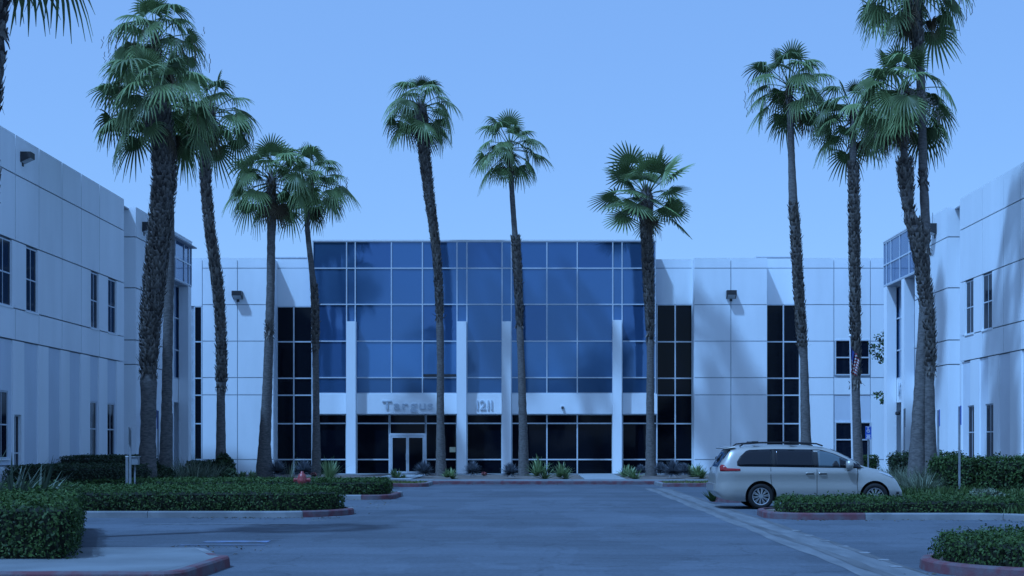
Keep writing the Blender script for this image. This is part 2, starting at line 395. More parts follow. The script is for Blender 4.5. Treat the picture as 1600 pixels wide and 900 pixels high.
edgeE=[(10.3,20.3),(6.95,20.25)]+arc(6.75,18.6,1.65,90,262,17)+[(7.4,16.8),(10.3,16.55)]
island('right_near_island', edgeE, [], M['soil'], [(4.5,13)])
# frontage: kerb, walk and planter bed
fr=empty('frontage_walk',(0,59.5,0),kind='structure')
for i in range(14):
    a=-16.5+i*2.36; kerb('red_kerb', [(a+.006,59.5),(a+2.354,59.5)], M['red_dark'] if 'red_dark' in M else M['red'], parent=fr)
for i in range(11):
    a=-16.5+i*3.0; box('paving_slab', a+.01, a+2.99, 59.655, 62.5, .02, .152, M['slab'], fr)
box('paving_slab', -30, -16.52, 59.6, 75.4, .0, .147, M['slab'], fr); box('paving_slab', 16.52, 30, 59.6, 75.4, .0, .147, M['slab'], fr)
bed=sheet('planter_bed', [(-16.5,62.52),(16.5,62.52),(16.5,75.4),(-16.5,75.4)], .10, M['soil']); tag(bed,kind='structure')
M['walk']=mat('pale_walk_concrete', (.26,.28,.29), .9, .12, .8)
for (a,b) in [(608,665),(905,962)]:
    s=.0325; X0=(a-CX)*s; X1=(b-CX)*s
    w=tag(box('door_walk', X0, X1, 62.53, 75.25, .03, .150, M['walk']), kind='structure')
tag(box('door_walk', -10.6, 10.2, 74.1, 75.2, .03, .156, M['walk']), kind='structure')

# ------------------------------------------------------------------ central building
D = 75.6
cb = empty('office_building', (0, D, 0), label='white two storey office block with blue mirror glass front facing down the lot', cat='building')
def fb(name, x0,x1,y0,y1,nf,nb,m,parent=cb):
    """box given by its outline in the photograph at its own depth nf in front of the facade plane, nb back"""
    s=(D-nf)/F
    return box(name,(x0-CX)*s,(x1-CX)*s,D-nf,D-nb,H+(CY-y1)*s if y1<743.5 else 0,H+(CY-y0)*s,m,parent)
# body of the building behind the panels
def sx(x,n=0): return (x-CX)*(D-n)/F
def sz(y,n=0): return H+(CY-y)*(D-n)/F
core=MB()
for a,b,n in [(290,426.9,-.06),(1085.4,1198,-.06),(1254.4,1420,-.06)]: core.box(sx(a),sx(b),D-n,D+1.3,0,sz(407))
core.box(sx(280),sx(489,-1),D+1.3,D+24,0,sz(409)); core.box(sx(1023,-1),sx(1430),D+1.3,D+24,0,sz(409)); core.box(sx(489,-1),sx(1023,-1),D+1.3,D+24,0,sz(382))
core.build('wall', M['joint'], cb)
MB().box(sx(283),sx(1427),D+1.6,D+23.6,sz(409)+.003,sz(409)+.05).build('roof', M['roof'], cb)
cap=MB(); J=.9   # half joint in photograph pixels
rows=[403,419,476,533,590,617,718,744.2]
def wallcols(cols, skip=lambda c,r: False, n=0):
    for c in range(len(cols)-1):
        for r in range(len(rows)-1):
            if skip(c,r): continue
            fb('panel', cols[c]+J*.7, cols[c+1]-J*.7, rows[r]+(J*.7 if r else 0), rows[r+1]-J*.7 if r<6 else 745, n, n-.06, M['wall'])
wallcols([316,371,427.6])
wallcols([1084.5,1142,1199])
wallcols([1253.5,1303,1360,1383,1420], lambda c,r: c==1 and r in (3,5))
# left strip window behind the left building
def window(x0,x1,y0,y1,nf,cols,rws,gm,parent=cb,name='window',t=1.0,depth=.10,gset=-.05):
    """aluminium grid (one mesh) with one pane object in every opening"""
    s=(D-nf)/F; X=lambda x:(x-CX)*s; Z=lambda y: max(0.02,H+(CY-y)*s)
    b=MB()
    for c in cols: b.box(X(c)-t*s,X(c)+t*s,D-nf,D-nf+depth,Z(y1),Z(y0))
    for i in range(len(cols)-1):
        for r in rws: b.box(X(cols[i])+t*s,X(cols[i+1])-t*s,D-nf+.004,D-nf+depth,Z(r)-t*s,Z(r)+t*s)
    w=b.build(name, M['alu'], parent)
    for i in range(len(cols)-1):
        for j in range(len(rws)-1):
            g=gm(i,j) if callable(gm) else gm
            if g is None: continue
            xa,xb=X(cols[i]),X(cols[i+1]); za,zb=Z(rws[j+1]),Z(rws[j]); y=D-nf-gset
            tx=random.uniform(-1,1)*.0035*(xb-xa); tz=random.uniform(-1,1)*.0035*(zb-za)
            v=[(xa,y+tx+tz,za),(xb,y-tx+tz,za),(xb,y-tx-tz,zb),(xa,y+tx-tz,zb)]
            v+=[(p[0],p[1]+.012,p[2]) for p in v]
            mesh('pane',v,[tuple(q) for q in [(0,1,2,3),(7,6,5,4),(0,4,5,1),(1,5,6,2),(2,6,7,3),(3,7,4,0)]],M[g],w)
    return w
RW=[479,534,591,617.5,662,718,743.5]
REC=-.92
window(303,316,479,743.5,0,[303.8,315.2],RW,'dglass')
fb('panel',290,315.5,403,478,0,-.06,M['wall'])
# recesses beside the glass volume
fb('panel',430,488.5,405,418.3,REC,REC-.06,M['wall']); fb('panel',430,488.5,419.7,478,REC,REC-.06,M['wall'])
window(432,488,479,743.5,REC,[432.8,459,487.5],RW,'dglass')
fb('panel',1023,1084,405,418.3,REC,REC-.06,M['wall']); fb('panel',1023,1084,419.7,475,REC,REC-.06,M['wall'])
window(1026,1083.5,476,743.5,REC,[1026.5,1055.0,1081.6],[476]+RW[1:],'dglass')
fb('panel',1195,1250.5,404,418.3,REC,REC-.06,M['wall']); fb('panel',1195,1250.5,419.7,475,REC,REC-.06,M['wall'])
window(1199,1253.5,476,743.5,REC,[1197,1224,1250],[476]+RW[1:],'dglass')
# side cheeks of the recesses
for x0,x1 in [(427.0,427.6),(1084.5,1085.3),(1198.1,1199),(1253.5,1254.3)]:
    s=D/F; box('panel',(x0-CX)*s,(x1-CX)*s,D+.062,D+1.3,0,sz(404),M['wall'],cb)
# four-light windows on the right
window(1304.5,1359,531,586,.03,[1305.5,1330.5,1358.3],[531.5,558.5,585.5],'wglass')
window(1304.5,1360.5,659,717.5,.03,[1305.5,1332,1360],[660,687,717],'wglass')
fb('panel',1304,1359.5,617.6,659,-.03,-.09,M['stripe'])
# blue glass volume
BX=[489,541.5,555,611.5,660,714,729.5,784.5,799,854.5,902,957.5,972,1024]
BR=[377.5,419,475.5,533,590,614.5]
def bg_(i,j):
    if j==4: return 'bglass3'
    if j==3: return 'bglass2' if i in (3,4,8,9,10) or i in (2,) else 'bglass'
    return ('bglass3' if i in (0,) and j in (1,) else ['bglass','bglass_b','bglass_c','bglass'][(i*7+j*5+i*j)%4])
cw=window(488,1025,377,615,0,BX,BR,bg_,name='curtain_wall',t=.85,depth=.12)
fb('open_vent',661.5,712.5,584.5,588.3,.03,-.03,M['dark_metal'],cw)
for sx_,sg in ((489,-1),(1024,1)):       # returns of the glass volume
    X=sx(sx_)+sg*.0; b=MB()
    for j in range(len(BR)): b.box(X-.03*1,X+.03,D+.13,D+1.0,sz(BR[j])-.03,sz(BR[j])+.03)
    b.box(X-.03,X+.03,D+.95,D+1.0,sz(614),sz(378)); f_=b.build('side_frame',M['alu'],cb)
    for j in range(len(BR)-1): box('pane',X-.012,X+.012,D+.13,D+.95,sz(BR[j+1])+.031,sz(BR[j])-.031,M['bglass'],f_)
MB().box(sx(488.2),sx(1024.8),D-.02,D+.14,sz(377)+.002,sz(375.6)+.03).box(sx(488.2),sx(1024.8),D+.14,D+1.3,sz(377)+.002,sz(376.4)+.03).build('coping',M['white'],cb)
# lintel band, pilasters, ground floor glazing
for a,b in [(488,541),(555,714),(729,784),(799,957),(972,1027)]:
    fb('lintel',a+.2,b-.2,615.2,646.5,.05,-.9,M['wall'])
for a,b,t in [(541,555.5,502),(714,728.5,502),(784,798.5,502),(957.5,971.5,500)]:
    fb('pilaster',a,b,t,744.2,.55,-.3,M['wall'])
GR=[647.5,661.5,718,743.6]
window(488,541,647,743,-.25,[489,541],GR,'dglass')
window(556,608,647,743,-.25,[557.5,608.2],GR,'dglass')
window(666,714,647,743,-.25,[665.6,713.6],GR,'dglass')
window(608.8,665,647,678,-.25,[609,665],[647.5,661.5,678],'dglass')
window(729,784,647,743,-.25,[729.8,784.2],GR,'dglass')
window(799,957,647,743,-.25,[799.6,854.5,902,957],GR,'dglass')
window(972,1027,647,743,-.25,[972.6,1026.2],GR,'dglass')
# entrance doors
nf=-.22; s=(D-nf)/F
def px(x): return (x-CX)*s
def pz(y): return max(.02,H+(CY-y)*s)
b=MB(); b.box(px(608.5),px(611),D-nf-.02,D-nf+.1,.02,pz(677.5)).box(px(662.6),px(665.4),D-nf-.02,D-nf+.1,.02,pz(677.5)).box(px(611),px(662.6),D-nf-.02,D-nf+.1,pz(681),pz(677.5))
b.build('door_frame',M['alu'],cb)
for x0,x1,hx in ((611.3,636.6,634.9),(637,662.3,638.8)):
    b=MB(); y0,y1=D-nf-.01,D-nf+.05
    b.box(px(x0),px(x0+2),y0,y1,.03,pz(681.5)).box(px(x1-2),px(x1),y0,y1,.03,pz(681.5)).box(px(x0+2),px(x1-2),y0,y1,pz(684),pz(681.5)).box(px(x0+2),px(x1-2),y0,y1,.03,pz(736.5))
    d=b.build('door',M['alu'],cb); box('pane',px(x0+2),px(x1-2),y0+.02,y0+.03,pz(736.5),pz(684),M['dglass'],d)
    hh=MB().tube([(px(hx),y0,pz(709)),(px(hx),y0-.07,pz(709)),(px(hx),y0-.07,pz(719)),(px(hx),y0,pz(719))],.018,6); hh.build('handle',M['alu'],d)
tag(fb('door_notice',702.5,712,698.5,706.5,-.2,-.21,M['paper'],None),'yellowish paper notice stuck to the dark glass right of the entrance doors','notice')
# roof screens, only their tops show
for a,b,t,dd,lab in [(430,480,401.5,3,'low grey roof screen above the left window bay of the blue glass block'),(1182,1236,401,3,'low grey roof screen above the right window bay of the white block')]:
    s_=(D+dd)/F; e=empty('roof_screen',((a+b-2*CX)/2*s_,D+dd,11.2),label=lab,cat='roof screen')
    z1=H+(CY-t)*s_; X0,X1=(a-CX)*s_,(b-CX)*s_
    n_=6
    for i in range(n_): box('panel',X0+(X1-X0)*i/n_+.01,X0+(X1-X0)*(i+1)/n_-.01,D+dd,D+dd+.04,11.62,z1-.05,M['soffit'],e)
    box('rail',X0-.04,X1+.04,D+dd-.05,D+dd+.1,z1-.05,z1,M['alu'],e)
# lettering
def glyphs(text, name, label, cat, x0, x1, zbase, ztop, y, m, rot=None, gap=.12, depth=.05):
    e=empty(name,(0,0,0),label=label,cat=cat)
    parts=[]
    for ch in text:
        c=bpy.data.curves.new('letter','FONT'); c.body=ch; c.size=1; c.extrude=.5; c.bevel_depth=0; c.offset=.012
        o=bpy.data.objects.new('letter',c); COL.objects.link(o); parts.append(o)
    bpy.context.view_layer.update(); dg=bpy.context.evaluated_depsgraph_get()
    ms=[]
    for o in parts:
        me=bpy.data.meshes.new_from_object(o.evaluated_get(dg)); ms.append(me)
        cu=o.data; bpy.data.objects.remove(o); bpy.data.curves.remove(cu)
    caph=max(v.co.y for v in ms[0].vertices); w=[]
    for me in ms:
        xs=[v.co.x for v in me.vertices]; w.append((min(xs),max(xs)))
    tot=sum(b-a for a,b in w)+gap*(len(ms)-1); kx=(x1-x0)/tot; kz=(ztop-zbase)/caph; cx=0
    for me,(a,b) in zip(ms,w):
        for v in me.vertices:
            X=x0+(cx+v.co.x-a)*kx; Z=zbase+v.co.y*kz; Y=y-(.5+v.co.z)*depth
            v.co=(X,Y,Z) if rot is None else rot(X,Y,Z)
        cx+=(b-a)+gap; me.materials.clear(); me.materials.append(m); me.name='letter'
        link(bpy.data.objects.new('letter',me),e)
    # origin of the Empty at the sign
    return e
glyphs('Targus','company_sign','raised grey lettering reading Targus on the white lintel above the entrance doors','sign',sx(597.5),sx(676.5),sz(639.5),sz(626),D-.055,M['letter'])
glyphs('1211','address_numbers','raised street number 1211 on the white lintel between the two middle pilasters','sign',sx(745),sx(769.5),sz(640),sz(625.5),D-.055,M['letter'],gap=.16)
# dome camera on the lintel
e=empty('security_camera',(sx(879),D-.05,sz(635)),label='small round security camera on the white lintel right of the street number',cat='camera')
MB().lathe([(.0,-.0),(.09,-.0),(.09,-.05),(.0,-.05)],(sx(879),D-.052,sz(636)),'y',12).build('base',M['white'],e)
MB().lathe([(.07,0),(.075,-.05),(.06,-.11),(.02,-.13)],(sx(879),D-.10,sz(637)),'y',12).build('lens',M['dark_metal'],e)
# wall flood lights: box housing with sloping lens, arm
def wall_light(loc, nrm, label, sc=1.0, rod=0):
    e=empty('wall_light',loc,math.atan2(nrm[1],nrm[0])+math.pi/2,label=label,cat='wall light',group='flood lights on the building walls')
    w=.26*sc; b=MB()   # local: -y is outward
    b.v=[(-w,0,-.2*sc),(w,0,-.2*sc),(w,0,.22*sc),(-w,0,.22*sc),(-w,-.42*sc,-.02*sc),(w,-.42*sc,-.02*sc),(w,-.42*sc,.22*sc),(-w,-.42*sc,.22*sc)]
    b.f=[(0,1,2,3),(7,6,5,4),(0,4,5,1),(1,5,6,2),(2,6,7,3),(3,7,4,0)]
    def add(mb,name,m):
        me=bpy.data.meshes.new(name); me.from_pydata(mb.v,[],mb.f); me.materials.append(m); o=bpy.data.objects.new(name,me); COL.objects.link(o); o.parent=e
    add(b,'housing',M['dark_metal'])
    l=MB(); k=.012; l.v=[(-w*.8,-.04*sc,-.19*sc-k),(w*.8,-.04*sc,-.19*sc-k),(w*.8,-.40*sc,-.03*sc-k),(-w*.8,-.40*sc,-.03*sc-k),(-w*.8,-.04*sc,-.17*sc),(w*.8,-.04*sc,-.17*sc),(w*.8,-.40*sc,-.01*sc),(-w*.8,-.40*sc,-.01*sc)]
    l.f=[(0,3,2,1),(4,5,6,7),(0,1,5,4),(1,2,6,5),(2,3,7,6),(3,0,4,7)]; add(l,'lens',M['lens'])
    add(MB().box(-.07*sc,.07*sc,-.03,.0,-.34*sc,-.2*sc),'junction_box',M['dark_metal'])
    if rod: add(MB().tube([(0,-.1,.22*sc),(0,-.1,.22*sc+rod)],.015,5),'rod',M['post'])
    return e
wall_light((sx(372),D,sz(462)),(0,-1),'dark flood light on the white wall left of the blue glass block')
wall_light((sx(1142),D,sz(461)),(0,-1),'dark flood light on the white wall right of the blue glass block')

# ------------------------------------------------------------------ side buildings
def side_building(sg, XW, XB, label, wm, sm, joints, upwins, lowwins, stripes, znear=14):
    """sg -1 left, +1 right; XW wall plane, XB face of the entrance glass volume"""
    e=empty('office_wing',(sg*XW,50,0),label=label,cat='building')
    Zx=lambda x,X=XW: X*F/abs(x-CX)
    def bx(name,za,zb,h0,h1,o,i,m,parent=e,X=XW):   # o outwards to the court, i inwards
        return box(name,sg*(X-o),sg*(X+i),za,zb,h0,h1,m,parent)
    ZE=57.7; hs=[0,1.0,5.07,6.1,8.3,10.45,11.74]
    J=.022
    core=MB().box(sg*(XW+.16),sg*(XW+22),znear,ZE-.07,0,11.6)
    core.box(sg*(XW+.16),sg*(XW+22),59.5,64.6,0,11.6).box(sg*(XW+3.5),sg*(XW+22),64.6,71.5,0,11.6); core.box(sg*(XW+1.0),sg*(XW+22),ZE-.07,59.5,0,11.6)
    core.build('wall',M['joint'],e)
    MB().box(sg*(XW+.3),sg*(XW+21.8),znear+.2,71.3,11.603,11.66).build('roof',M['roof'],e)
    # end cheeks facing the notch and block 2 front
    for h0,h1 in zip(hs[:-1],hs[1:]):
        bx('panel',ZE-.06,ZE,h0+J,h1-J,-.001,.95,wm)
        bx('panel',59.4,59.46,h0+J,h1-J,-.001,.95,wm)
        bx('panel',ZE+.01,59.39,h0+J,h1-J,-.95,1.0,wm)
    up=[(min(Zx(a),Zx(b)),max(Zx(a),Zx(b))) for a,b in upwins]; lo=[(min(Zx(a),Zx(b)),max(Zx(a),Zx(b)),h0,h1) for a,b,h0,h1 in lowwins]
    # repeat the window rhythm nearer than the frame
    js=sorted([Zx(x) for x in joints]); 
    while js[0]>znear+4: js.insert(0,js[0]-3.4)
    js=[znear]+js
    for r in (0,3,4,5):
        cuts=list(js)+[ZE]
        for a,b in zip(cuts[:-1],cuts[1:]):
            if r!=3: bx('panel',a+J,b-J,hs[r]+(J if r else 0),hs[r+1]-(J if r<5 else 0),0,.06,wm)
    # window row
    def win(z0,z1,h0,h1,par=e,X=XW):
        b=MB(); t=.028; zc=(z0+z1)/2; hc=h0+(h1-h0)*.5
        for z in (z0+t,zc,z1-t): b.box(sg*(X+.055),sg*(X+.075),z-t*.7,z+t*.7,h0,h1)
        for h in (h0+t,hc,h1-t): b.box(sg*(X+.052),sg*(X+.073),z0+.002,z1-.002,h-t*.8,h+t*.8)
        w=b.build('window',M['alu'],par)
        for ha,hb in ((h0+t,hc-t*.8),(hc+t*.8,h1-t)):
            for za,zb in ((z0+t,zc),(zc,z1-t)): box('pane',sg*(X+.062),sg*(X+.070),za,zb,ha,hb,M['wglass'],w)
        # jambs so the opening has depth
        box('sill',sg*(X-.03),sg*(X+.03),z0-.03,z1+.03,h0-.05,h0-.002,wm,w)
    cuts=sorted([(a,b) for a,b in up]); pos=znear
    for a,b in cuts+[(ZE,ZE)]:
        seg=[pos]+[j for j in js if pos+.3<j<a-.3]+[a]
        for p,q in zip(seg[:-1],seg[1:]): 
            if q-p>.05: bx('panel',p+J*(p!=pos),q-J*(q!=a),6.1+J,8.3-J,0,.2,wm)
        pos=b
    for a,b in up: win(a,b,6.12,8.26)
    # plain band 5.07-6.1 and reeded lower storey
    st=sorted([Zx(x) for x in stripes]); 
    while st[0]>znear+1.2: st.insert(0,st[0]-1.18)
    st=[znear]+st+[ZE]
    for k,(a,b) in enumerate(zip(st[:-1],st[1:])):
        dark=(len(st)-2-k)%2==1
        ws=[w for w in lo if w[0]<b-.05 and w[1]>a+.05]
        for r in (1,):
            h0,h1=1.0,5.07
            o,i_=(-.055,.09) if dark else (0,.09); mm=sm if dark else wm
            if ws:
                w=ws[0]; a2,b2=max(a,w[0]),min(b,w[1])
                bx('panel',a,b,w[3],h1-J,o,i_,mm)
                if w[2]>1.05: bx('panel',a,b,h0+J,w[2],o,i_,mm)
                if a2-a>.03: bx('panel',a,a2,w[2],w[3],o,i_,mm)
                if b-b2>.03: bx('panel',b2,b,w[2],w[3],o,i_,mm)
            else: bx('panel',a,b,h0+J,h1-J,o,i_,mm)
    for (a,b,h0,h1) in lo: win(a,b,max(h0,.1),h1,X=XW+.03)
    for k,(a,b) in enumerate(zip(js,js[1:]+[ZE])): bx('panel',a+J,b-J,5.07+J,6.1-J,0,.06,wm)
    # second block
    for h0,h1 in zip(hs[:-1],hs[1:]):
        for a,b in ((59.46,62.0),(62.0,64.6)): bx('panel',a+J,b-J,h0+J,h1-J,0,.06,wm)
    # entrance bay: recess with glass, bulkhead, projecting glass box on pilasters
    XS=XB+.5
    for a,b in ((64.6,66.9),(66.9,69.2),(69.2,71.5)):
        pass
    w=MB(); zz=[64.7,66.0,67.3,68.6,69.9,71.15]; hh=[5.0,6.4,8.0,9.6]
    for z in zz: w.box(sg*XS,sg*(XS+.1),z-.035,z+.035,5.0,9.62)
    for h in hh: w.box(sg*(XS+.003),sg*(XS+.1),64.7,71.15,h-.035,h+.035)
    w=w.build('window',M['alu'],e)
    for a,b in zip(zz[:-1],zz[1:]):
        for p,q in zip(hh[:-1],hh[1:]): box('pane',sg*(XS+.05),sg*(XS+.06),a,b,p,q,M['bglass3'],w)
    bx('bulkhead',64.62,71.19,3.8,4.96,-.0,1.0,wm,X=XS)
    bx('entry_wall',64.62,71.18,0,3.8,-1.6,1.7,sm,X=XS)
    bx('panel',71.2,71.4,0,9.6,0,2.5,wm,X=XS)
    bx('soffit',64.6,71.2,9.63,9.70,0,1.2,M['soffit'],X=XB)
    for a,b in ((67.2,67.75),(70.55,71.15)): bx('pilaster',a,b,0,9.62,.0,.48,wm,X=XB)
    g=MB(); zz=[64.7,66.4,68.1,69.8,70.7,71.25]; hh=[9.71,10.75,11.86]
    for z in zz: g.box(sg*XB,sg*(XB+.1),z-.035,z+.035,9.71,11.89)
    for h in hh: g.box(sg*(XB+.003),sg*(XB+.1),64.7,71.25,h-.035,h+.035)
    g=g.build('glass_box_frame',M['alu'],e)
    for a,b in zip(zz[:-1],zz[1:]):
        for p,q in zip(hh[:-1],hh[1:]): box('pane',sg*(XB+.04),sg*(XB+.05),a,b,p,q,M['bglass'],g)
    for zq in (64.68,71.27):
        f=MB()
        for h in hh: f.box(sg*(XB+.1),sg*(XB+2.0),zq-.03,zq+.03,h-.035,h+.035)
        f=f.build('end_frame',M['alu'],e)
        for p,q in zip(hh[:-1],hh[1:]): box('pane',sg*(XB+.1),sg*(XB+2.0),zq-.01,zq+.01,p+.036,q-.036,M['bglass'],f)
    box('coping',sg*(XB-.02),sg*(XB+2.0),64.65,71.3,11.9,11.96,M['white'],e)
    # fill behind the entry
    MB().box(sg*(XS+1.75),sg*(XS+4),64.63,71.17,0,9.59).box(sg*(XB+2.0),sg*(XB+4),64.75,71.2,9.71,11.85).build('wall',M['soffit'],e)
    return e,Zx
lw,ZL=side_building(-1,16.95,17.5,'white left hand office wing with vertical grey bands on its lower storey',M['wall_left'],M['stripe'],
    [24,61,97,127,155.5],[(-6,19),(41,59),(142,154),(169,182)],
    [(140.5,153.5,1.24,3.33),(169,181.5,1.24,3.33),(-4,15.5,1.23,3.40),(22.5,33.5,.15,2.65)],
    [-15,-2,20,38,60,76,95,109,126,141,154.5,168,182.5])
M['stripe_light']=mat('pale_band_paint',(.74,.78,.83),.85,.04,.8)
rw,ZR=side_building(1,17.3,17.5,'white right hand office wing with narrow paired windows facing the lot',M['wall'],M['stripe_light'],
    [1535,1568,1594,1640],[(1508,1521),(1534.5,1550),(1650,1672),(1700,1725)],
    [(1510,1522,1.1,3.25),(1537.5,1552,1.1,3.25),(1650,1672,1.1,3.25)],
    [1502,1516,1530,1544,1560,1578,1596,1616,1640])
wall_light((-16.95,ZL(35),H+(CY-247)*ZL(35)/F),(1,0),'dark flood light high on the near end of the left wing',.8)
wall_light((-16.95,60.6,H+(CY-356)*60.6/F),(1,0),'dark flood light on the left wing half hidden by the thickest palm',1.0)
wall_light((17.3,61.3,H+(CY-359)*61.3/F),(-1,0),'dark flood light with a thin rod on the right wing beside the twin palms',1.1,rod=.5)
# street number and lamp at the right entry
glyphs('1201','address_numbers','raised street number on the bulkhead over the right wing entry','sign',68.6,70.0,4.1,4.75,.0,M['letter'],rot=lambda X,Y,Z:(17.98+Y, 138.6-X, Z),gap=.16)
e=empty('entry_lamp',(17.9,69.6,3.2),label='small dark lamp on a bracket inside the right wing entry',cat='lamp')
MB().tube([(18.6,69.6,3.35),(17.85,69.6,3.35)],.02,6).build('bracket',M['dark_metal'],e)
MB().lathe([(.04,0),(.12,-.05),(.13,-.15),(.09,-.2)],(17.8,69.6,3.35),n=10).build('head',M['dark_metal'],e)
# ------------------------------------------------------------------ vegetation builders
rng = np.random.default_rng(11)
def unit(a): return a/np.maximum(1e-9,np.linalg.norm(a,axis=1,keepdims=True))
def leaves_mesh(P, N, size, name, m, parent, aspect=1.7, tilt=.9, shade=None, sz_var=.45, rng=rng):
    """small pointed leaves (two triangles folded) at points P facing roughly N"""
    n=len(P)
    nn=unit(N+tilt*rng.normal(size=(n,3))); t=unit(np.cross(nn, rng.normal(size=(n,3)))); b=np.cross(nn,t)
    s=(size*(1+sz_var*rng.uniform(-1,1,n)))[:,None]
    a=P-t*s*aspect*.5; c=P+t*s*aspect*.5; l=P+b*s*.42+nn*s*.10; r=P-b*s*.42+nn*s*.10
    V=np.stack([a,r,c,l],1).reshape(-1,3); Q=np.arange(4*n).reshape(n,4)
    if shade is None: shade=rng.uniform(0,1,n)
    return npmesh(name,V,Q,m,parent,shade=np.repeat(shade,4))
def lump(P,f=1.0):
    x,y,z=P[:,0]*f,P[:,1]*f,P[:,2]*f
    return (np.sin(x*2.3+y*1.1)*np.cos(y*1.9-z*2.1)+.6*np.sin(x*5.1-y*3.7+z*4.0)+.4*np.sin(x*9.3+z*8.1+y*7.7))/2
def inpoly(P,poly):
    x,y=P[:,0],P[:,1]; c=np.zeros(len(P),bool); n=len(poly)
    for i in range(n):
        x1,y1=poly[i]; x2,y2=poly[(i+1)%n]
        if y1==y2: continue
        c^=((y1>y)!=(y2>y))&(x<(x2-x1)*(y-y1)/(y2-y1)+x1)
    return c
def inset(poly,d):
    poly=ccw(poly); n=len(poly); out=[]
    for i in range(n):
        a=Vector(poly[i-1]); b=Vector(poly[i]); c=Vector(poly[(i+1)%n])
        d1=(b-a).normalized(); d2=(c-b).normalized(); t=(d1+d2)
        t=t.normalized() if t.length>1e-6 else d1
        nn=Vector((-t.y,t.x)); k=1/max(.5,math.sqrt(max(0.0,(1+d1.dot(d2))/2)))
        q=b+nn*d*k; out.append((q.x,q.y))
    return out
def hedge(name,label,poly,z0,z1,size,dens,m='hedge',topdens=None,rag=.05,flowers=0,round_=.12,sprigs=0,cat='hedge',group=None,wav=.05):
    poly=ccw(poly); e=empty(name,(poly[0][0],poly[0][1],z0),label=label,cat=cat,group=group)
    ip=inset(poly,.09); cm=MB().prism(ip,z0,z1-.09); cm.build('twigs',M['hedge_core'],e)
    n=len(poly); Ps=[];Ns=[]
    H_=z1-z0
    for i in range(n):
        a=np.array(poly[i]); b=np.array(poly[(i+1)%n]); L=np.linalg.norm(b-a)
        k=int(L*H_*dens); 
        if k<1: continue
        t=rng.uniform(0,1,k)[:,None]; z=z0+rng.uniform(0,1,k)**.9*H_; xy=a+(b-a)*t; d=(b-a)/L; no=np.array([d[1],-d[0]])
        ins=np.where(z>z1-round_, round_*(1-np.sqrt(np.clip(1-((z-(z1-round_))/round_)**2,0,1))),0)
        P=np.column_stack([xy-no*ins[:,None],z]); Ps.append(P); Ns.append(np.tile([no[0],no[1],.35],(k,1)))
    A=abs(area2(poly)); mn=np.min(poly,0); mx=np.max(poly,0)
    k=int((mx[0]-mn[0])*(mx[1]-mn[1])*(topdens or dens)); xy=rng.uniform(mn,mx,(k,2)); xy=xy[inpoly(xy,inset(poly,.04))]
    Ps.append(np.column_stack([xy,np.full(len(xy),z1)])); Ns.append(np.tile([0,0,1.],(len(xy),1)))
    P=np.vstack(Ps); N=np.vstack(Ns)
    lu=lump(P,1.3); P=P+unit(N)*(lu*wav)[:,None]+rng.normal(size=P.shape)*rag*.55
    P[:,2]=np.maximum(P[:,2],z0-.03)
    # leaf tone varies in clumps; tops painted lighter, as if catching the sun
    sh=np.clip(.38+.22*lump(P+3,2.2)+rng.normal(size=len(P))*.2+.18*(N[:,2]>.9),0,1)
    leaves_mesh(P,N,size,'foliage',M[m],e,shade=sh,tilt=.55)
    if sprigs:
        k=sprigs; top=P[N[:,2]>.9]; idx=rng.integers(0,len(top),k); SP=[]
        for q in top[idx]:
            hh=rng.uniform(.05,.16); 
            for u in np.linspace(0,1,6): SP.append(q+np.array([rng.normal()*.015,rng.normal()*.015,hh*u]))
        SP=np.array(SP); leaves_mesh(SP,np.tile([0,0,1.],(len(SP),1)),size*.8,'sprigs',M[m],e)['kind']='stuff'
    if flowers:
        idx=rng.integers(0,len(P),flowers); leaves_mesh(P[idx]+unit(N[idx])*.03,N[idx],.035,'blossom',M['paint'],e,aspect=1.1)
    return e
def blob_bush(name,label,c,r,size,nleaf,m,cat='shrub',group=None,parent=None):
    e=empty(name,(c[0],c[1],c[2]-r[2]*.9),label=label,cat=cat,group=group) if parent is None else parent
    d=unit(rng.normal(size=(nleaf,3))); d[:,2]=np.where(d[:,2]<-.55,-d[:,2],d[:,2]); rad=1-.35*rng.uniform(0,1,nleaf)**2
    P=np.array(c)+d*np.array(r)*rad[:,None]; P+=d*(lump(P,2.5)*.12*max(r))[:,None]
    P[:,2]=np.maximum(P[:,2],c[2]-r[2]*.92)
    leaves_mesh(P,d,size,'foliage',M[m],e)
    bm=MB().lathe([(.02*r[0],-.92*r[2]),(.55*r[0],-.85*r[2]),(.72*r[0],-.1*r[2]),(.5*r[0],.5*r[2]),(.1*r[0],.75*r[2])],c,n=9); bm.build('twigs',M['hedge_core'],e)
    return e
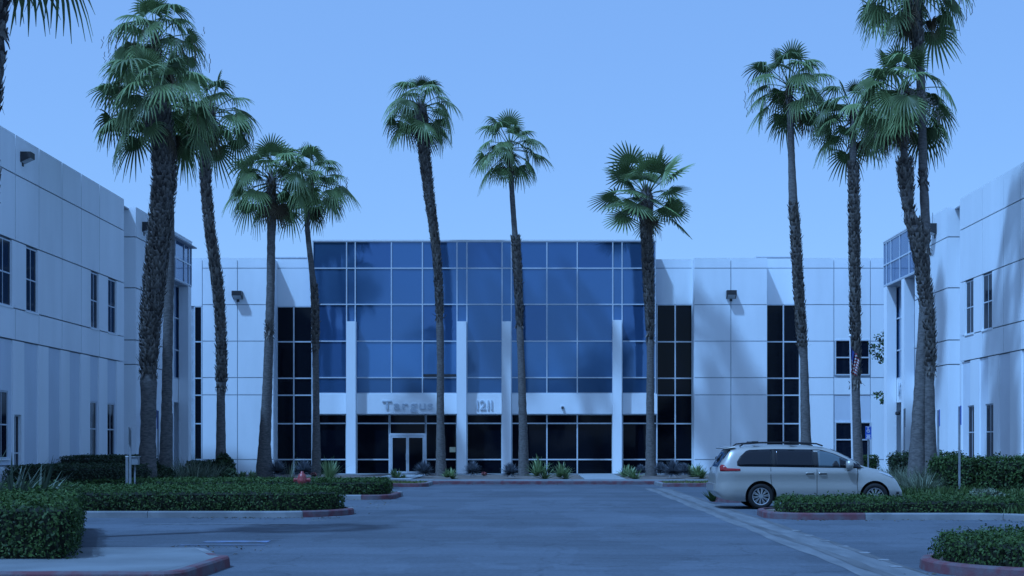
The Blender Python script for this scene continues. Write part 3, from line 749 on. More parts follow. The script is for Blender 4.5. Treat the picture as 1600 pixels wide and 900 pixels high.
def blades(name,c,n,L,w,el,m,parent=None,curl=.25,segs=3,shade=(0,1),elpow=1.0,base_r=.05,rng=rng,**k):
    """rosette of pointed blades: el=(min,max) elevation in degrees"""
    V=[];Q=[];S=[]
    for i in range(n):
        az=rng.uniform(0,2*math.pi); e_=math.radians(el[0]+(el[1]-el[0])*rng.uniform(0,1)**elpow); l=L*rng.uniform(.7,1.1); cu=curl*rng.uniform(.4,1.4)
        sx_,sy_=math.cos(az),math.sin(az); b=len(V); p=np.array([c[0]+sx_*base_r,c[1]+sy_*base_r,c[2]]); e2=e_; sh=rng.uniform(*shade)
        side=np.array([-sy_,sx_,0]); ww=w*rng.uniform(.8,1.2)
        for s_ in range(segs+1):
            u=s_/segs; wd=ww*(1-u**2)*(.75+.6*u*(1-u)*2)*.5
            if s_==segs: wd=.002
            V+= [p-side*wd,p+np.array([0,0,-.25*wd]),p+side*wd]; S+=[sh]*3
            d=np.array([sx_*math.cos(e2),sy_*math.cos(e2),math.sin(e2)]); p=p+d*l/segs; e2-=cu/segs
        for s_ in range(segs):
            for a in (0,1): q=b+s_*3+a; Q.append((q,q+1,q+4,q+3))
    return npmesh(name,np.array(V),np.array(Q),M[m],parent,shade=np.array(S),**k)
def ground_cover(name,poly,z,h,dens,m,w=.02,lab=None,zf=None):
    mn=np.min(poly,0); mx=np.max(poly,0); k=int((mx[0]-mn[0])*(mx[1]-mn[1])*dens); xy=rng.uniform(mn,mx,(k,2)); xy=xy[inpoly(xy,poly)]
    n=len(xy); base=np.column_stack([xy,np.full(n,z) if zf is None else zf(xy)]); 
    hh=h*(.55+.45*np.clip(lump(base,.8)+.6,0,1.5))*rng.uniform(.5,1.1,n); az=rng.uniform(0,2*np.pi,n); side=np.column_stack([np.cos(az),np.sin(az),0*az])*(w*rng.uniform(.6,1.3,n))[:,None]
    lean=np.column_stack([rng.normal(size=n),rng.normal(size=n),0*az])*(hh*.45)[:,None]; tip=base+lean; tip[:,2]+=hh
    V=np.stack([base-side,base+side,tip+side*.25,tip-side*.25],1).reshape(-1,3)
    sh=np.clip(.45+.3*lump(base+7,.9)+rng.normal(size=n)*.2,0,1)
    o=npmesh(name,V,np.arange(4*n).reshape(n,4),M[m],None,shade=np.repeat(sh,4)); return tag(o,lab,kind='stuff')

# ------------------------------------------------------------------ hedges and ground cover
hedge('box_hedge','thick glossy box hedge on the concrete corner nearest the camera at left',
      [(-12,18.62),(-6.32,18.62),(-6.2,18.8),(-6.8,20.7),(-7.6,23.2),(-8.6,26.5),(-9.1,27.8),(-12,27.8)],.148,.86,0.033,1178,flowers=12,rag=.07,sprigs=40,round_=.1,topdens=760)
hedge('long_hedge','long clipped hedge on the left island behind the fire hydrant kerb',
      [(-15.8,32.75),(-6.2,32.72)]+arc(-6.1,34.1,1.38,-85,45,10)+[(-5.75,36.6)]+arc(-6.3,36.8,.55,0,90,4)+[(-15.8,37.4)],.12,.59,0.036,798,topdens=560,flowers=10,round_=.15,sprigs=30)
hedge('low_hedge','low clipped hedge with a red kerb end behind the long left hedge',
      [(-14.5,43.1),(-5.5,43.1)]+arc(-5.4,43.8,.65,-80,0,6)+[(-4.75,45.6)]+arc(-5.4,45.7,.65,0,90,5)+[(-14.5,46.3)],.12,.56,0.043,570,topdens=420,flowers=6,round_=.2)
hedge('island_hedge','low leafy hedge in front of the parked van on the right island',
      [(10.9,33.9),(6.9,33.9)]+arc(6.4,33.2,.75,100,180,5)+[(5.5,32.2)]+arc(6.1,32.2,.6,180,260,5)+[(9.0,31.6),(11.1,31.5)],.12,.42,0.036,798,topdens=620,flowers=8,round_=.14,sprigs=30,rag=.07)
hedge('corner_hedge','bushy low hedge inside the red kerb at the bottom right corner',
      [(10.3,20.0),(7.0,19.95)]+arc(6.72,18.6,1.4,92,262,14)+[(7.4,17.1),(10.3,16.9)],.12,.44,0.030,1330,topdens=1100,flowers=10,sprigs=70,rag=.07,round_=.16)
hedge('dark_hedge','dark hedge against the banded wall of the left wing',[(-16.4,43.2),(-14.1,43.2),(-13.2,44.2),(-13.2,48),(-16.4,48)],.1,.98,0.040,627,'hedge_dark',round_=.2,cat='hedge')
hedge('dark_hedge','taller dark hedge mass behind the low dark hedge at left',[(-16.5,48.4),(-14.6,48.4),(-14.0,49.2),(-14.0,52),(-16.5,52)],.1,1.25,0.043,532,'hedge_dark',round_=.25)
hedge('boxwood','small square clipped shrub beside the blue sign post behind the van',[(14.95,65),(15.75,65),(15.75,65.8),(14.95,65.8)],.1,1.15,0.046,608,round_=.1,cat='shrub')
hedge('leafy_hedge','tall leafy hedge under the windows of the right wing',[(12.8,45.2),(16.8,43.6),(16.8,44.9),(13.0,46.6)],.1,1.2,0.056,475,'hedge',round_=.15,wav=.09,rag=.12)
hedge('leafy_hedge','darker leafy hedge right behind the bases of the twin palms',[(12.9,50.6),(15.4,50.6),(15.4,51.8),(12.9,51.8)],.1,1.3,0.053,494,'hedge_dark',round_=.2,wav=.09,rag=.1)
hedge('far_island_hedge','low hedge on the island behind the parked van',[(10.0,42.1),(6.6,42.1),(6.1,41.6),(6.6,40.9),(10.0,40.9)],.12,.44,0.040,494,round_=.15)
ground_cover('left_ground_cover',[(-16.9,38.2),(-9.5,39),(-9.5,57),(-16.9,57)],.1,.28,70,'ground_leaf',.03,'dark green ground cover between the left wing and the hedges')
ground_cover('right_ground_cover',[(11.0,4),(17.2,4),(17.2,34.4),(9.3,34.4),(9.5,31.6),(11.0,30.5)],.1,.28,120,'ground_leaf',.025,'green ground cover along the right wing')
ground_cover('right_back_ground_cover',[(10.5,34.8),(17.2,34.8),(17.2,54.6),(10.6,54.6)],.1,.30,110,'ground_leaf',.03,'green ground cover beyond the van')
ground_cover('grass',[(-15,56.1),(-4.9,56.1),(-4.6,59.2),(-15,59.2)],.1,.12,120,'grass',.02,'dry grass tongue in front of the left entrance walk')
ground_cover('grass',[(5.2,56.9),(16.5,56.5),(16.5,59.2),(5.2,59.2)],.1,.12,120,'grass',.02,'dry grass strip at the far end of the gutter')
bedg=sheet('planting_bed',[(-17,39.4),(-9.4,39.4),(-9.4,59.4),(-17,59.4)],.06,M['soil']); tag(bedg,kind='structure')
# mixed ornamental shrubs left
for (px_,Z,r,lab,mm,sz_) in [(212,52,(.75,.6,.55),'dark shrub at the foot of the thickest palm','hedge_dark',.07),
                         (250,50.5,(.6,.5,.42),'low dark shrub between the two left palm trunks','hedge_dark',.07),
                         (318,58,(.9,.6,.50),'dark green shrub left of the slender boot-covered palm','hedge_dark',.08),
                         (350,57,(.42,.4,.62),'tall green shrub against the palm trunk left of the white wall','hedge_dark',.08),
                         (357,55,(.36,.36,.34),'small round dark bush at the end of the left shrubs','hedge_dark',.07)]:
    x=(px_-CX)*Z/F; blob_bush('shrub',lab,(x,Z,.1+r[2]*.9),r,sz_,1500,mm)
for (px_,Z,hh,lab) in [(232,48.8,.9,'leftmost tuft of silver grass under the thickest palm'),(268,52,1.15,'silver grass tuft right of the two left palm trunks'),(290,54,1.35,'tall silver shrub in the middle of the left bed'),(306,53,1.2,'silver shrub at the right side of the left bed'),(330,55,1.1,'silver grass tuft beside the slender boot-covered palm')]:
    x=(px_-CX)*Z/F; e=empty('silver_grass',(x,Z,.1),label=lab,cat='shrub',group='silver tufts in the left bed')
    blades('blades',(x,Z,.1),240,hh*.9,.022,(35,85),'silver',e,curl=.7,segs=3,base_r=.25)
# planter rosettes: (px, base y, height px, width px, kind, label)
PL=[(377,748,12,22,'a','pale rosette, left one of two at the foot of the white wall'),
    (392,748,12,20,'a','pale rosette, right one of two at the foot of the white wall'),
    (433,747,22,26,'b','blue grey rosette ball just right of the thick smooth palm'),
    (452,747,28,16,'t','thin stalky plant in front of the dark strip window'),
    (475,747,22,26,'b','blue grey rosette ball left of the thin leaning palm'),
    (515,747,26,30,'f','tall yellow green leafy plant right of the thin leaning palm'),
    (619,748.5,15,18,'a','small pale rosette in front of the left entrance door'),
    (633,748.5,6,14,'a','tiny pale rosette between the entrance doors and the blue grey ball'),
    (662,746.5,20,25,'b','blue grey rosette ball in front of the right entrance door'),
    (703,748.5,14,30,'a','pale rosette clump right of the palm at the entrance'),
    (738,745.5,19,24,'b','blue grey rosette ball under the street number'),
    (797,748,19,24,'b','blue grey rosette ball left of the palm by the third pilaster'),
    (844,749,29,40,'a','largest pale agave, right of the palm by the third pilaster'),
    (878,749.5,22,26,'a','pale agave right of the largest one'),
    (978,745.5,18,18,'a','greener upright agave left of the bushy topped palm'),
    (992,750,20,20,'a','pale agave lowest in front of the bushy topped palm'),
    (1001,745,18,16,'b','blue grey tuft tucked behind the pale agave by the last pilaster'),
    (1032,744.5,19,20,'b','blue grey rosette ball just right of the bushy topped palm'),
    (1051,747.5,21,30,'b','largest blue grey ball, in front of the right strip window'),
    (1068,745.5,18,20,'b','blue grey rosette ball under the right edge of the strip window'),
    (1082,745.5,18,18,'a','yellow green agave at the corner of the right strip window'),
    (1094,748,20,24,'a','pale agave nearest the van in the planter')]
for (px_,by,hp,wp,kd,lab) in PL:
    x,Z=gnd(px_,by,.1); s_=Z/F; hh=hp*s_*1.4; ww=wp*s_*.66
    e=empty('rosette_plant' if kd!='f' and kd!='t' else 'leafy_plant',(x,Z,.1),label=lab,cat='plant',group='plants in the entrance planter')
    if kd=='a':
        for q in range(3 if wp>22 else 2):
            ox=random.uniform(-.35,.35)*ww; 
            blades('rosette',(x+ox,Z+random.uniform(-.2,.2),.1+.12*hh*q),34,max(hh*.75,ww*.75),.085,(8,85),'agave',e,curl=.35,base_r=.03)
    elif kd=='b': blades('rosette',(x,Z,.1+hh*.32),480,min(hh*.72,ww*1.1),.045,(-25,88),'blueagave',e,curl=.12,segs=2,base_r=.02)
    elif kd=='t':
        blades('stalks',(x,Z,.1),16,hh,.03,(55,85),'silver',e,curl=.4,base_r=.12)
    else:
        blades('leaves',(x,Z,.1),60,hh*.95,.06,(38,88),'agave',e,curl=.25,base_r=.12)
        blades('lower_leaves',(x,Z,.1),60,hh*.55,.05,(10,70),'agave',e,curl=.35,base_r=.1)
for (px_,by,lab) in [(757,744.5,'little pink flowers beside the ball under the street number'),(490,745,'little pink flowers at the foot of the thin leaning palm')]:
    x,Z=gnd(px_,by,.1); blob_bush('flower_patch',lab,(x,Z,.22),(.16,.14,.10),.05,70,'flower',cat='flowers')
# flax plant behind the near hedge
e=empty('flax_plant',(-8.7,23.5,.15),label='spiky grey flax plant rising from the near left hedge',cat='plant')
for q in range(3): blades('blade_clump',(-9.3+q*.38,23.6+q*.25,.5),26,[1.15,1.1,.95][q],.07,(35,86),'flax',e,curl=.45,segs=4,base_r=.1)
# ornamental grasses in front of the twin palms and van
for (px_,Z,hh,lab) in [(1400,50,.95,'pale grass tuft just behind the van bonnet'),(1424,47.5,1.0,'pale grass tuft left of the twin palm bases'),(1452,46,1.05,'largest pale grass tuft in front of the twin palms'),(1440,43.8,.8,'low pale grass tuft nearest the van'),(1387,55,.8,'distant pale grass tuft above the van bonnet')]:
    x=(px_-CX)*Z/F; e=empty('grass_tuft',(x,Z,.1),label=lab,cat='grass tuft',group='pale grass tufts behind the van')
    blades('blades',(x,Z,.1),420,hh,.02,(25,85),'silver',e,curl=.9,segs=4,base_r=.3,shade=(.2,1))
e=empty('white_flower_bush',(11.6,35.9,.1),label='low bush with pale flowers beside the van front wheel',cat='shrub')
blob_bush('x','', (11.6,36.2,.25),(.6,.4,.28),.05,700,'silver',parent=e)
e=empty('weed',(4.95,40.3,0),label='green weed growing at the kerb under the rear bumper of the van',cat='weed'); blades('leaves',(5.0,40.2,.05),40,.42,.06,(40,88),'ground_leaf',e,curl=.2,base_r=.05)

# ------------------------------------------------------------------ fan palms
frng=np.random.default_rng(5)
def frond_mesh(el, k, young=False, stiff=False):
    """one fan leaf, stalk leaving along +x at elevation el (degrees), already bent by its weight"""
    r=np.random.default_rng(100*k+int(el)+90)
    V=[];Q=[];S=[]
    e=math.radians(el); L=(1.12 if not young else .80)*r.uniform(.82,1.12); p=np.array([0.,0.,0.]); sag=(.60 if el>-10 else .2)*math.cos(e)*r.uniform(.7,1.2)
    n=5; pts=[]
    for i in range(n+1):
        pts.append((p.copy(),e)); e-=sag/n; p=p+np.array([math.cos(e),0,math.sin(e)])*L/n
    # stalk
    for i,(q,ee) in enumerate(pts):
        w=.028*(1-.5*i/n); up=np.array([-math.sin(ee),0,math.cos(ee)]); 
        V+=[q+np.array([0,w,0])+up*.01,q-np.array([0,w,0])+up*.01,q-up*.02]; S+=[.55]*3
    for i in range(n):
        for a in range(3): Q.append((i*3+a,i*3+(a+1)%3,(i+1)*3+(a+1)%3,(i+1)*3+a))
    if el<75 and not stiff: e-=math.radians(r.uniform(8,52) if el>-20 else r.uniform(0,25))
    hub=pts[-1][0]; d=np.array([math.cos(e),0,math.sin(e)]); up=np.array([-math.sin(e),0,math.cos(e)])
    roll=r.uniform(-.6,.6); side=np.array([0,1.,0])*math.cos(roll)+up*math.sin(roll); nrm=np.cross(d,side)*1.0
    if nrm[2]<0: nrm=-nrm
    ns=20; A=math.radians(112 if not young else 88); R=(.76 if not stiff else .90)*r.uniform(.85,1.1)
    cup=.22*r.uniform(.4,1.3); droop=r.uniform(.35,.85)*(.35 if stiff else 1)
    g=np.array([0,0,-1.])
    def P(a,u,pl=0.0,extra=0.0):
        dr=d*math.cos(a)+side*math.sin(a); rr=R*(1-.22*(abs(a)/A)**2)*u
        q=hub+dr*rr
        q=q-nrm*cup*(math.sin(a)**2)*rr*.6            # halves fold down along the midrib
        q=q+g*droop*.42*rr*max(0,u-.15)**1.3           # weight
        q=q+nrm*pl
        return q+g*extra
    us=[.04,.26,.46]
    base=len(V); cols=2*ns+1
    for u in us:
        for c in range(cols):
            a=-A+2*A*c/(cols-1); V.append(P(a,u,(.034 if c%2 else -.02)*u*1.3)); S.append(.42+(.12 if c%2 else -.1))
    for i in range(len(us)-1):
        for c in range(cols-1):
            Q.append((base+i*cols+c,base+i*cols+c+1,base+(i+1)*cols+c+1,base+(i+1)*cols+c))
    row=base+2*cols; hang=0 if (young or stiff) else 1
    for s_ in range(ns):
        a=-A+2*A*(2*s_+1)/(cols-1); da=A/ns
        ln=r.uniform(.88,1.12); hg=hang*(.05+.34*r.uniform(0,1)**2.2)*(1.0+.5*(abs(a)/A)); tw=r.normal()*.03
        b0=row+2*s_; 
        prev=(b0,b0+1,b0+2)
        for (u,wf,x) in ((.72,.72,.12),(.91,.48,.45),(1.10,.10,1.0)):
            u2=.46+(u-.46)*ln; b=len(V)
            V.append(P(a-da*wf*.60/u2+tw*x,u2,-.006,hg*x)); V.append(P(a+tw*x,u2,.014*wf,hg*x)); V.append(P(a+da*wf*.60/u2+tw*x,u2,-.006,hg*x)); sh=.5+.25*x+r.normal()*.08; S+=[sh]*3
            Q.append((prev[0],prev[1],b+1,b)); Q.append((prev[1],prev[2],b+2,b+1)); prev=(b,b+1,b+2)
    me=bpy.data.meshes.new('frond'); V=np.array(V,np.float32)
    me.from_pydata(V.tolist(),[],Q); me.materials.append(M['frond']); at_=me.attributes.new('shade','FLOAT','POINT'); at_.data.foreach_set('value',np.clip(S,0,1).astype(np.float32)); me.update(); return me
EL=[82,62,42,24,6,-12,-32,-58]
FR={el:[frond_mesh(el,k,young=(el>75)) for k in range(5)] for el in EL}
FRS={el:[frond_mesh(el,k+7,young=(el>75),stiff=True) for k in range(3)] for el in EL}
FRD=[]
for k in range(3):
    q=FR[-58][k].copy(); q.materials.clear(); q.materials.append(M['frond_core']); FRD.append(q)
def palm(label, Z, path, boots, crown, R, n=34, seed=0, lean=0, base_z=.1, droop=0, thatch=.5, seeds=0, low=-45, ring=True, group='fan palms around the courtyard', dead=0, stiff=False, clear=.45):
    """path: (x,y,width) of the trunk in the photograph, base first; boots: y ranges with old leaf bases; crown: (x,y) of the leaf cluster"""
    r=np.random.default_rng(seed+40); s=Z/F
    # resample the centre line
    pts=[(at(x,y,Z),w*s*.5,y) for x,y,w in path]
    p0,w0,_=pts[0]; pts[0]=(Vector((p0.x,p0.y,base_z-.05)),w0*1.25,path[0][1]); 
    e=empty('palm_tree',(p0.x,Z,base_z),label=label,cat='palm tree',group=group)
    C=[];W_=[];Yp=[]
    for i in range(len(pts)-1):
        a,wa,ya=pts[i]; b,wb,yb=pts[i+1]; L=(b-a).length; k=max(1,int(L/.22))
        for j in range(k):
            t=j/k; 
            # smooth with Catmull-Rom
            pm=pts[max(0,i-1)][0]; pn=pts[min(len(pts)-1,i+2)][0]
            q=.5*((2*a)+(b-pm)*t+(2*pm-5*a+4*b-pn)*t*t+(-pm+3*a-3*b+pn)*t**3)
            C.append(q); W_.append(wa+(wb-wa)*t); Yp.append(ya+(yb-ya)*t)
    C.append(pts[-1][0]); W_.append(pts[-1][1]); Yp.append(pts[-1][2])
    # trunk tube with leaf scar rings
    nseg=14; V=[];Q=[]
    for i,(c,w) in enumerate(zip(C,W_)):
        inb=any(y0<=Yp[i]<=y1 for y0,y1 in boots); wr=w*(.86 if inb else 1.0)*(1+.035*math.sin(i*2.4)+.02*r.normal())
        for k in range(nseg):
            t=2*math.pi*k/nseg; fl=1+.03*math.sin(3*t+i*.1)+.02*math.sin(7*t+i*.3); V.append((c.x+math.cos(t)*wr*fl,c.y+math.sin(t)*wr*fl,c.z))
    for i in range(len(C)-1):
        for k in range(nseg): k2=(k+1)%nseg; Q.append((i*nseg+k,i*nseg+k2,(i+1)*nseg+k2,(i+1)*nseg+k))
    npmesh('trunk',V,Q,M['bark'],e,smooth=True)
    # criss-cross leaf bases: small split wedges pressed against the trunk
    V=[];Q=[];S=[]
    Lc=0
    for i in range(len(C)-1):
        if not any(y0<=Yp[i]<=y1 for y0,y1 in boots): continue
        # ragged bulges at both ends of a booted stretch
        edge=min(min(abs(Yp[i]-y1) for y0,y1 in boots),30)/30
        rag=1.0+.9*max(0,1-edge*1.6)
        w=W_[i]; nb=max(8,int(w*2*math.pi/.085)); dz=(C[i+1]-C[i]).length
        for q in range(max(1,int(dz/.10))):
            cc=C[i].lerp(C[i+1],(q+.5)/max(1,int(dz/.10))); ph=r.uniform(0,6.28)
            for k in range(nb):
                if r.uniform()<.08: continue
                t=ph+2*math.pi*k/nb+r.normal()*.06; o=np.array([math.cos(t),math.sin(t),0]); sd=np.array([-math.sin(t),math.cos(t),0])
                hh=.17*r.uniform(.7,1.4); out=.035*r.uniform(.3,1.8)*rag; ww=.05*r.uniform(.7,1.3); sl=r.choice([-1,1])*r.uniform(.2,.7)
                if r.uniform()<.04*rag: out+=.10*rag*r.uniform(.4,1)
                b0=np.array([cc.x,cc.y,cc.z])+o*w*.84; dn=-1 if (rag>1.35 and r.uniform()<.5) else 1
                tip=b0+o*(out+w*.12)+sd*sl*hh*.5+np.array([0,0,hh*dn]); md=b0+o*(w*.10+out*.55)+sd*sl*hh*.2+np.array([0,0,hh*.5*dn])
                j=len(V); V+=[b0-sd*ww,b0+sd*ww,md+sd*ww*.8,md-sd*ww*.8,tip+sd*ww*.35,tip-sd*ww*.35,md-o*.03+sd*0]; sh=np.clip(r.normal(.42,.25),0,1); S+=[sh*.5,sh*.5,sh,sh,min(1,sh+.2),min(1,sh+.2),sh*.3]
                Q+=[(j,j+1,j+2,j+3),(j+3,j+2,j+4,j+5)]
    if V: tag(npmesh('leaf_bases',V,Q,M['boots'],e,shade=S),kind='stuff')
    # crown
    top=at(crown[0],crown[1],Z); tw=W_[-1]
    kR=R/1.78
    # crownshaft thatch of dead stubs under the leaves
    k=int(260*thatch); V=[];Q=[];S=[]
    for _ in range(k):
        t=r.uniform(0,6.28); o=np.array([math.cos(t),math.sin(t),0]); z=r.uniform(-.75,.15)*kR; sd=np.array([-o[1],o[0],0]); base=np.array([top.x,top.y,top.z+z])+o*tw*.6
        l=r.uniform(.2,.55)*kR; el=math.radians(r.uniform(-75,60)); tip=base+o*l*math.cos(el)*.6+np.array([0,0,l*math.sin(el)]); j=len(V); V+=[base-sd*.03,base+sd*.03,tip+sd*.012,tip-sd*.012]; Q.append((j,j+1,j+2,j+3)); sh=r.uniform(0,1); S+=[sh]*4
    core=MB().lathe([(tw*.8,-.9*kR),(tw*1.1,-.45*kR),(tw*1.0,0),(tw*.55,.3*kR),(.02,.45*kR)],(top.x,top.y,top.z),n=10); core.build('leaf_heart',M['bark'],e,True)
    if k: tag(npmesh('dead_stubs',V,Q,M['frond_core'],e,shade=S),kind='stuff')
    ga=math.pi*(3-math.sqrt(5)); order=[]
    for i in range(n):
        u=(i+.5)/n; el=86-(86-low)*u**.95+r.normal()*6
        el=min(85,max(low,el)); cls=min(EL,key=lambda q:abs(q-el)); az=i*ga+r.normal()*.22
        me=(FRS[cls][r.integers(0,3)] if stiff else FR[cls][r.integers(0,5)])
        if math.sin(az)<-.72 and el<12 and r.uniform()<clear: continue
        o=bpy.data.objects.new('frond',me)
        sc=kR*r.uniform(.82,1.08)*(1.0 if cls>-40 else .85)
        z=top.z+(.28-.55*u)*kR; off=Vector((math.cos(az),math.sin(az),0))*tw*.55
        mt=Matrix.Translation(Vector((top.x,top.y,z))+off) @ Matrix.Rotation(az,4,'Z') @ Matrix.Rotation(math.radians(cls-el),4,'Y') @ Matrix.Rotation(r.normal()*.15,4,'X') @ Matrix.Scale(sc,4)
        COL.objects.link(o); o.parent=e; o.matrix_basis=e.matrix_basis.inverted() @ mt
    for q in range(3 if thatch>=1 else 1):          # a few dead brown leaves hanging under the crown
        az=r.uniform(0,6.28); o=bpy.data.objects.new('dead_frond',FRD[q%3]); COL.objects.link(o); o.parent=e
        mt=Matrix.Translation((top.x+math.cos(az)*tw*.5,top.y+math.sin(az)*tw*.5,top.z-.3*kR)) @ Matrix.Rotation(az,4,'Z') @ Matrix.Scale(kR*.75,4); o.matrix_basis=e.matrix_basis.inverted() @ mt
    if seeds:
        P=[]
        for q in range(seeds):
            az=r.uniform(-2.6,-.5); pos=Vector((top.x,top.y,top.z))
            for i in range(30):
                u=i/29; c=pos+Vector((math.cos(az),math.sin(az),0))*1.1*kR*u**.8+Vector((0,0,.35*u-1.25*u*u))*kR
                for _ in range(14 if u>.4 else 2): P.append((c.x+r.normal()*.10,c.y+r.normal()*.10,c.z+r.normal()*.13))
        P=np.array(P); leaves_mesh(P,r.normal(size=P.shape),.05,'seed_stalks',M['seed'],e,rng=r)['kind']='stuff'
    # dry threads hanging from the leaf tips
    if dead:
        V=[];Q=[];S=[]
        for q in range(dead):
            az=r.uniform(0,6.28); rad=r.uniform(.5,1.0)*R; p=np.array([top.x+math.cos(az)*rad,top.y+math.sin(az)*rad,top.z+r.uniform(-.6,.5)*R*.6]); l=r.uniform(.25,.7)*kR
            for i in range(4):
                j=len(V); w=.012; a=p+np.array([r.normal()*.03,0,-l*i/4]); b=p+np.array([r.normal()*.03,0,-l*(i+1)/4]); V+=[a-[w,0,0],a+[w,0,0],b+[w,0,0],b-[w,0,0]]; Q.append((j,j+1,j+2,j+3)); S+=[.6]*4
        tag(npmesh('dry_threads',V,Q,M['frond_core'],e,shade=S),kind='stuff')
    return e
palm('thickest palm trunk in the left bed, its crown overlapping a taller palm',49,
     [(229,748,27),(231,690,25),(232,620,24),(232,575,28),(236,500,35),(243,430,37),(251,350,38),(257,280,40),(255,235,40),(249,170,36)],[(150,590)],(243,158),2.1,38,1,thatch=1,dead=30)
palm('tallest palm at left, crown above the thickest trunk, with a dark straight lower trunk',54,
     [(258,748,19),(260,650,17),(263,500,15),(266,400,14),(264,300,14),(257,200,14),(249,100,14)],[],(243,68),2.1,35,2,thatch=.8,dead=60,low=-40)
palm('slender palm with a boot covered trunk right of the left wing',60,
     [(345,738,16),(345,690,15),(345,618,13),(346,600,18),(345,520,17),(339,440,19),(328,360,17),(321,280,18),(320,200,18)],[(200,614)],(328,178),2.0,33,3,dead=40)
palm('smooth trunked palm in front of the white wall left of the blue glass',68,
     [(413,746,24),(413,700,20),(417,620,16),(420,540,14),(423,450,13),(424,340,13),(424,300,14)],[(505,528),(300,335)],(424,283),2.25,36,4,thatch=1,low=-45)
palm('thin palm leaning over the left corner of the blue glass',70,
     [(494,742,13),(494,650,11),(493,560,10),(493,540,13),(492,470,12),(487,420,9),(480,350,8),(482,300,9)],[(455,558)],(486,287),2.1,33,5,low=-42,dead=25)
palm('curving palm with a ragged trunk left of the middle of the blue glass',72,
     [(689,742,15),(688,660,12),(688,560,11),(687,500,12),(685,440,14),(680,380,14),(671,310,17),(664,250,19),(659,180,20)],[(175,505)],(657,170),1.95,35,6,low=-45)
palm('palm with a neat round crown near the middle of the blue glass',72,
     [(818,742,15),(817,660,13),(814,560,11),(812,510,11),(810,450,14),(806,378,15),(805,370,9),(800,300,8),(797,245,8)],[(376,516)],(797,232),1.95,35,7,low=-50)
palm('shortest palm, bushy topped, at the right corner of the blue glass',72,
     [(1017,742,15),(1016,660,13),(1016,560,11),(1016,525,13),(1014,460,18),(1012,400,20),(1010,350,21),(1010,310,20)],[(305,535)],(1010,305),2.25,35,8,low=-32,thatch=.6,stiff=True)
palm('tall palm behind the van with a two tone trunk and drooping crown',60,
     [(1261,742,19),(1259,680,16),(1256,560,12),(1254,545,17),(1247,440,17),(1242,350,17),(1240,325,15),(1237,250,11),(1234,160,10)],[(320,558)],(1233,138),2.0,35,9,low=-42,dead=35)
palm('straight palm in front of the four pane windows at right',58,
     [(1340,742,17),(1339,680,15),(1337,610,13),(1337,590,17),(1336,480,17),(1335,380,18),(1334,300,18),(1333,268,19),(1333,255,10),(1333,200,10)],[(262,604)],(1333,182),1.85,33,10,seeds=4,low=-42)
palm('twin palm at right with the shaggy bulging trunk',48,
     [(1451,748,26),(1451,690,23),(1450,600,19),(1451,570,24),(1449,490,23),(1440,420,23),(1429,360,25),(1419,325,18),(1417,300,24),(1414,262,27),(1414,250,13),(1412,232,13),(1411,215,26),(1410,180,20)],[(255,345),(350,590),(170,232)],(1411,150),2.0,38,11,seeds=2,thatch=1,low=-42)
palm('tallest twin palm at right, crown cut by the top of the picture',48,
     [(1432,748,27),(1434,690,23),(1438,600,19),(1443,500,16),(1446,410,14),(1446,350,14),(1443,280,14),(1441,200,13),(1438,110,14),(1434,80,20),(1431,30,22)],[(365,400),(270,300),(20,100)],(1430,-22),2.0,35,12,thatch=1,dead=50,low=-50)
palm('nearest palm at the left picture edge, showing only trunk boots and hanging leaf tips',24,
     [(-24,850,34),(-24,700,30),(-23,500,30),(-21,330,34),(-17,180,36),(-10,40,42),(-8,-60,44)],[(285,330),(90,185),(-60,70)],(-2,-150),1.65,34,13,thatch=1,dead=90,base_z=.1,low=-50)

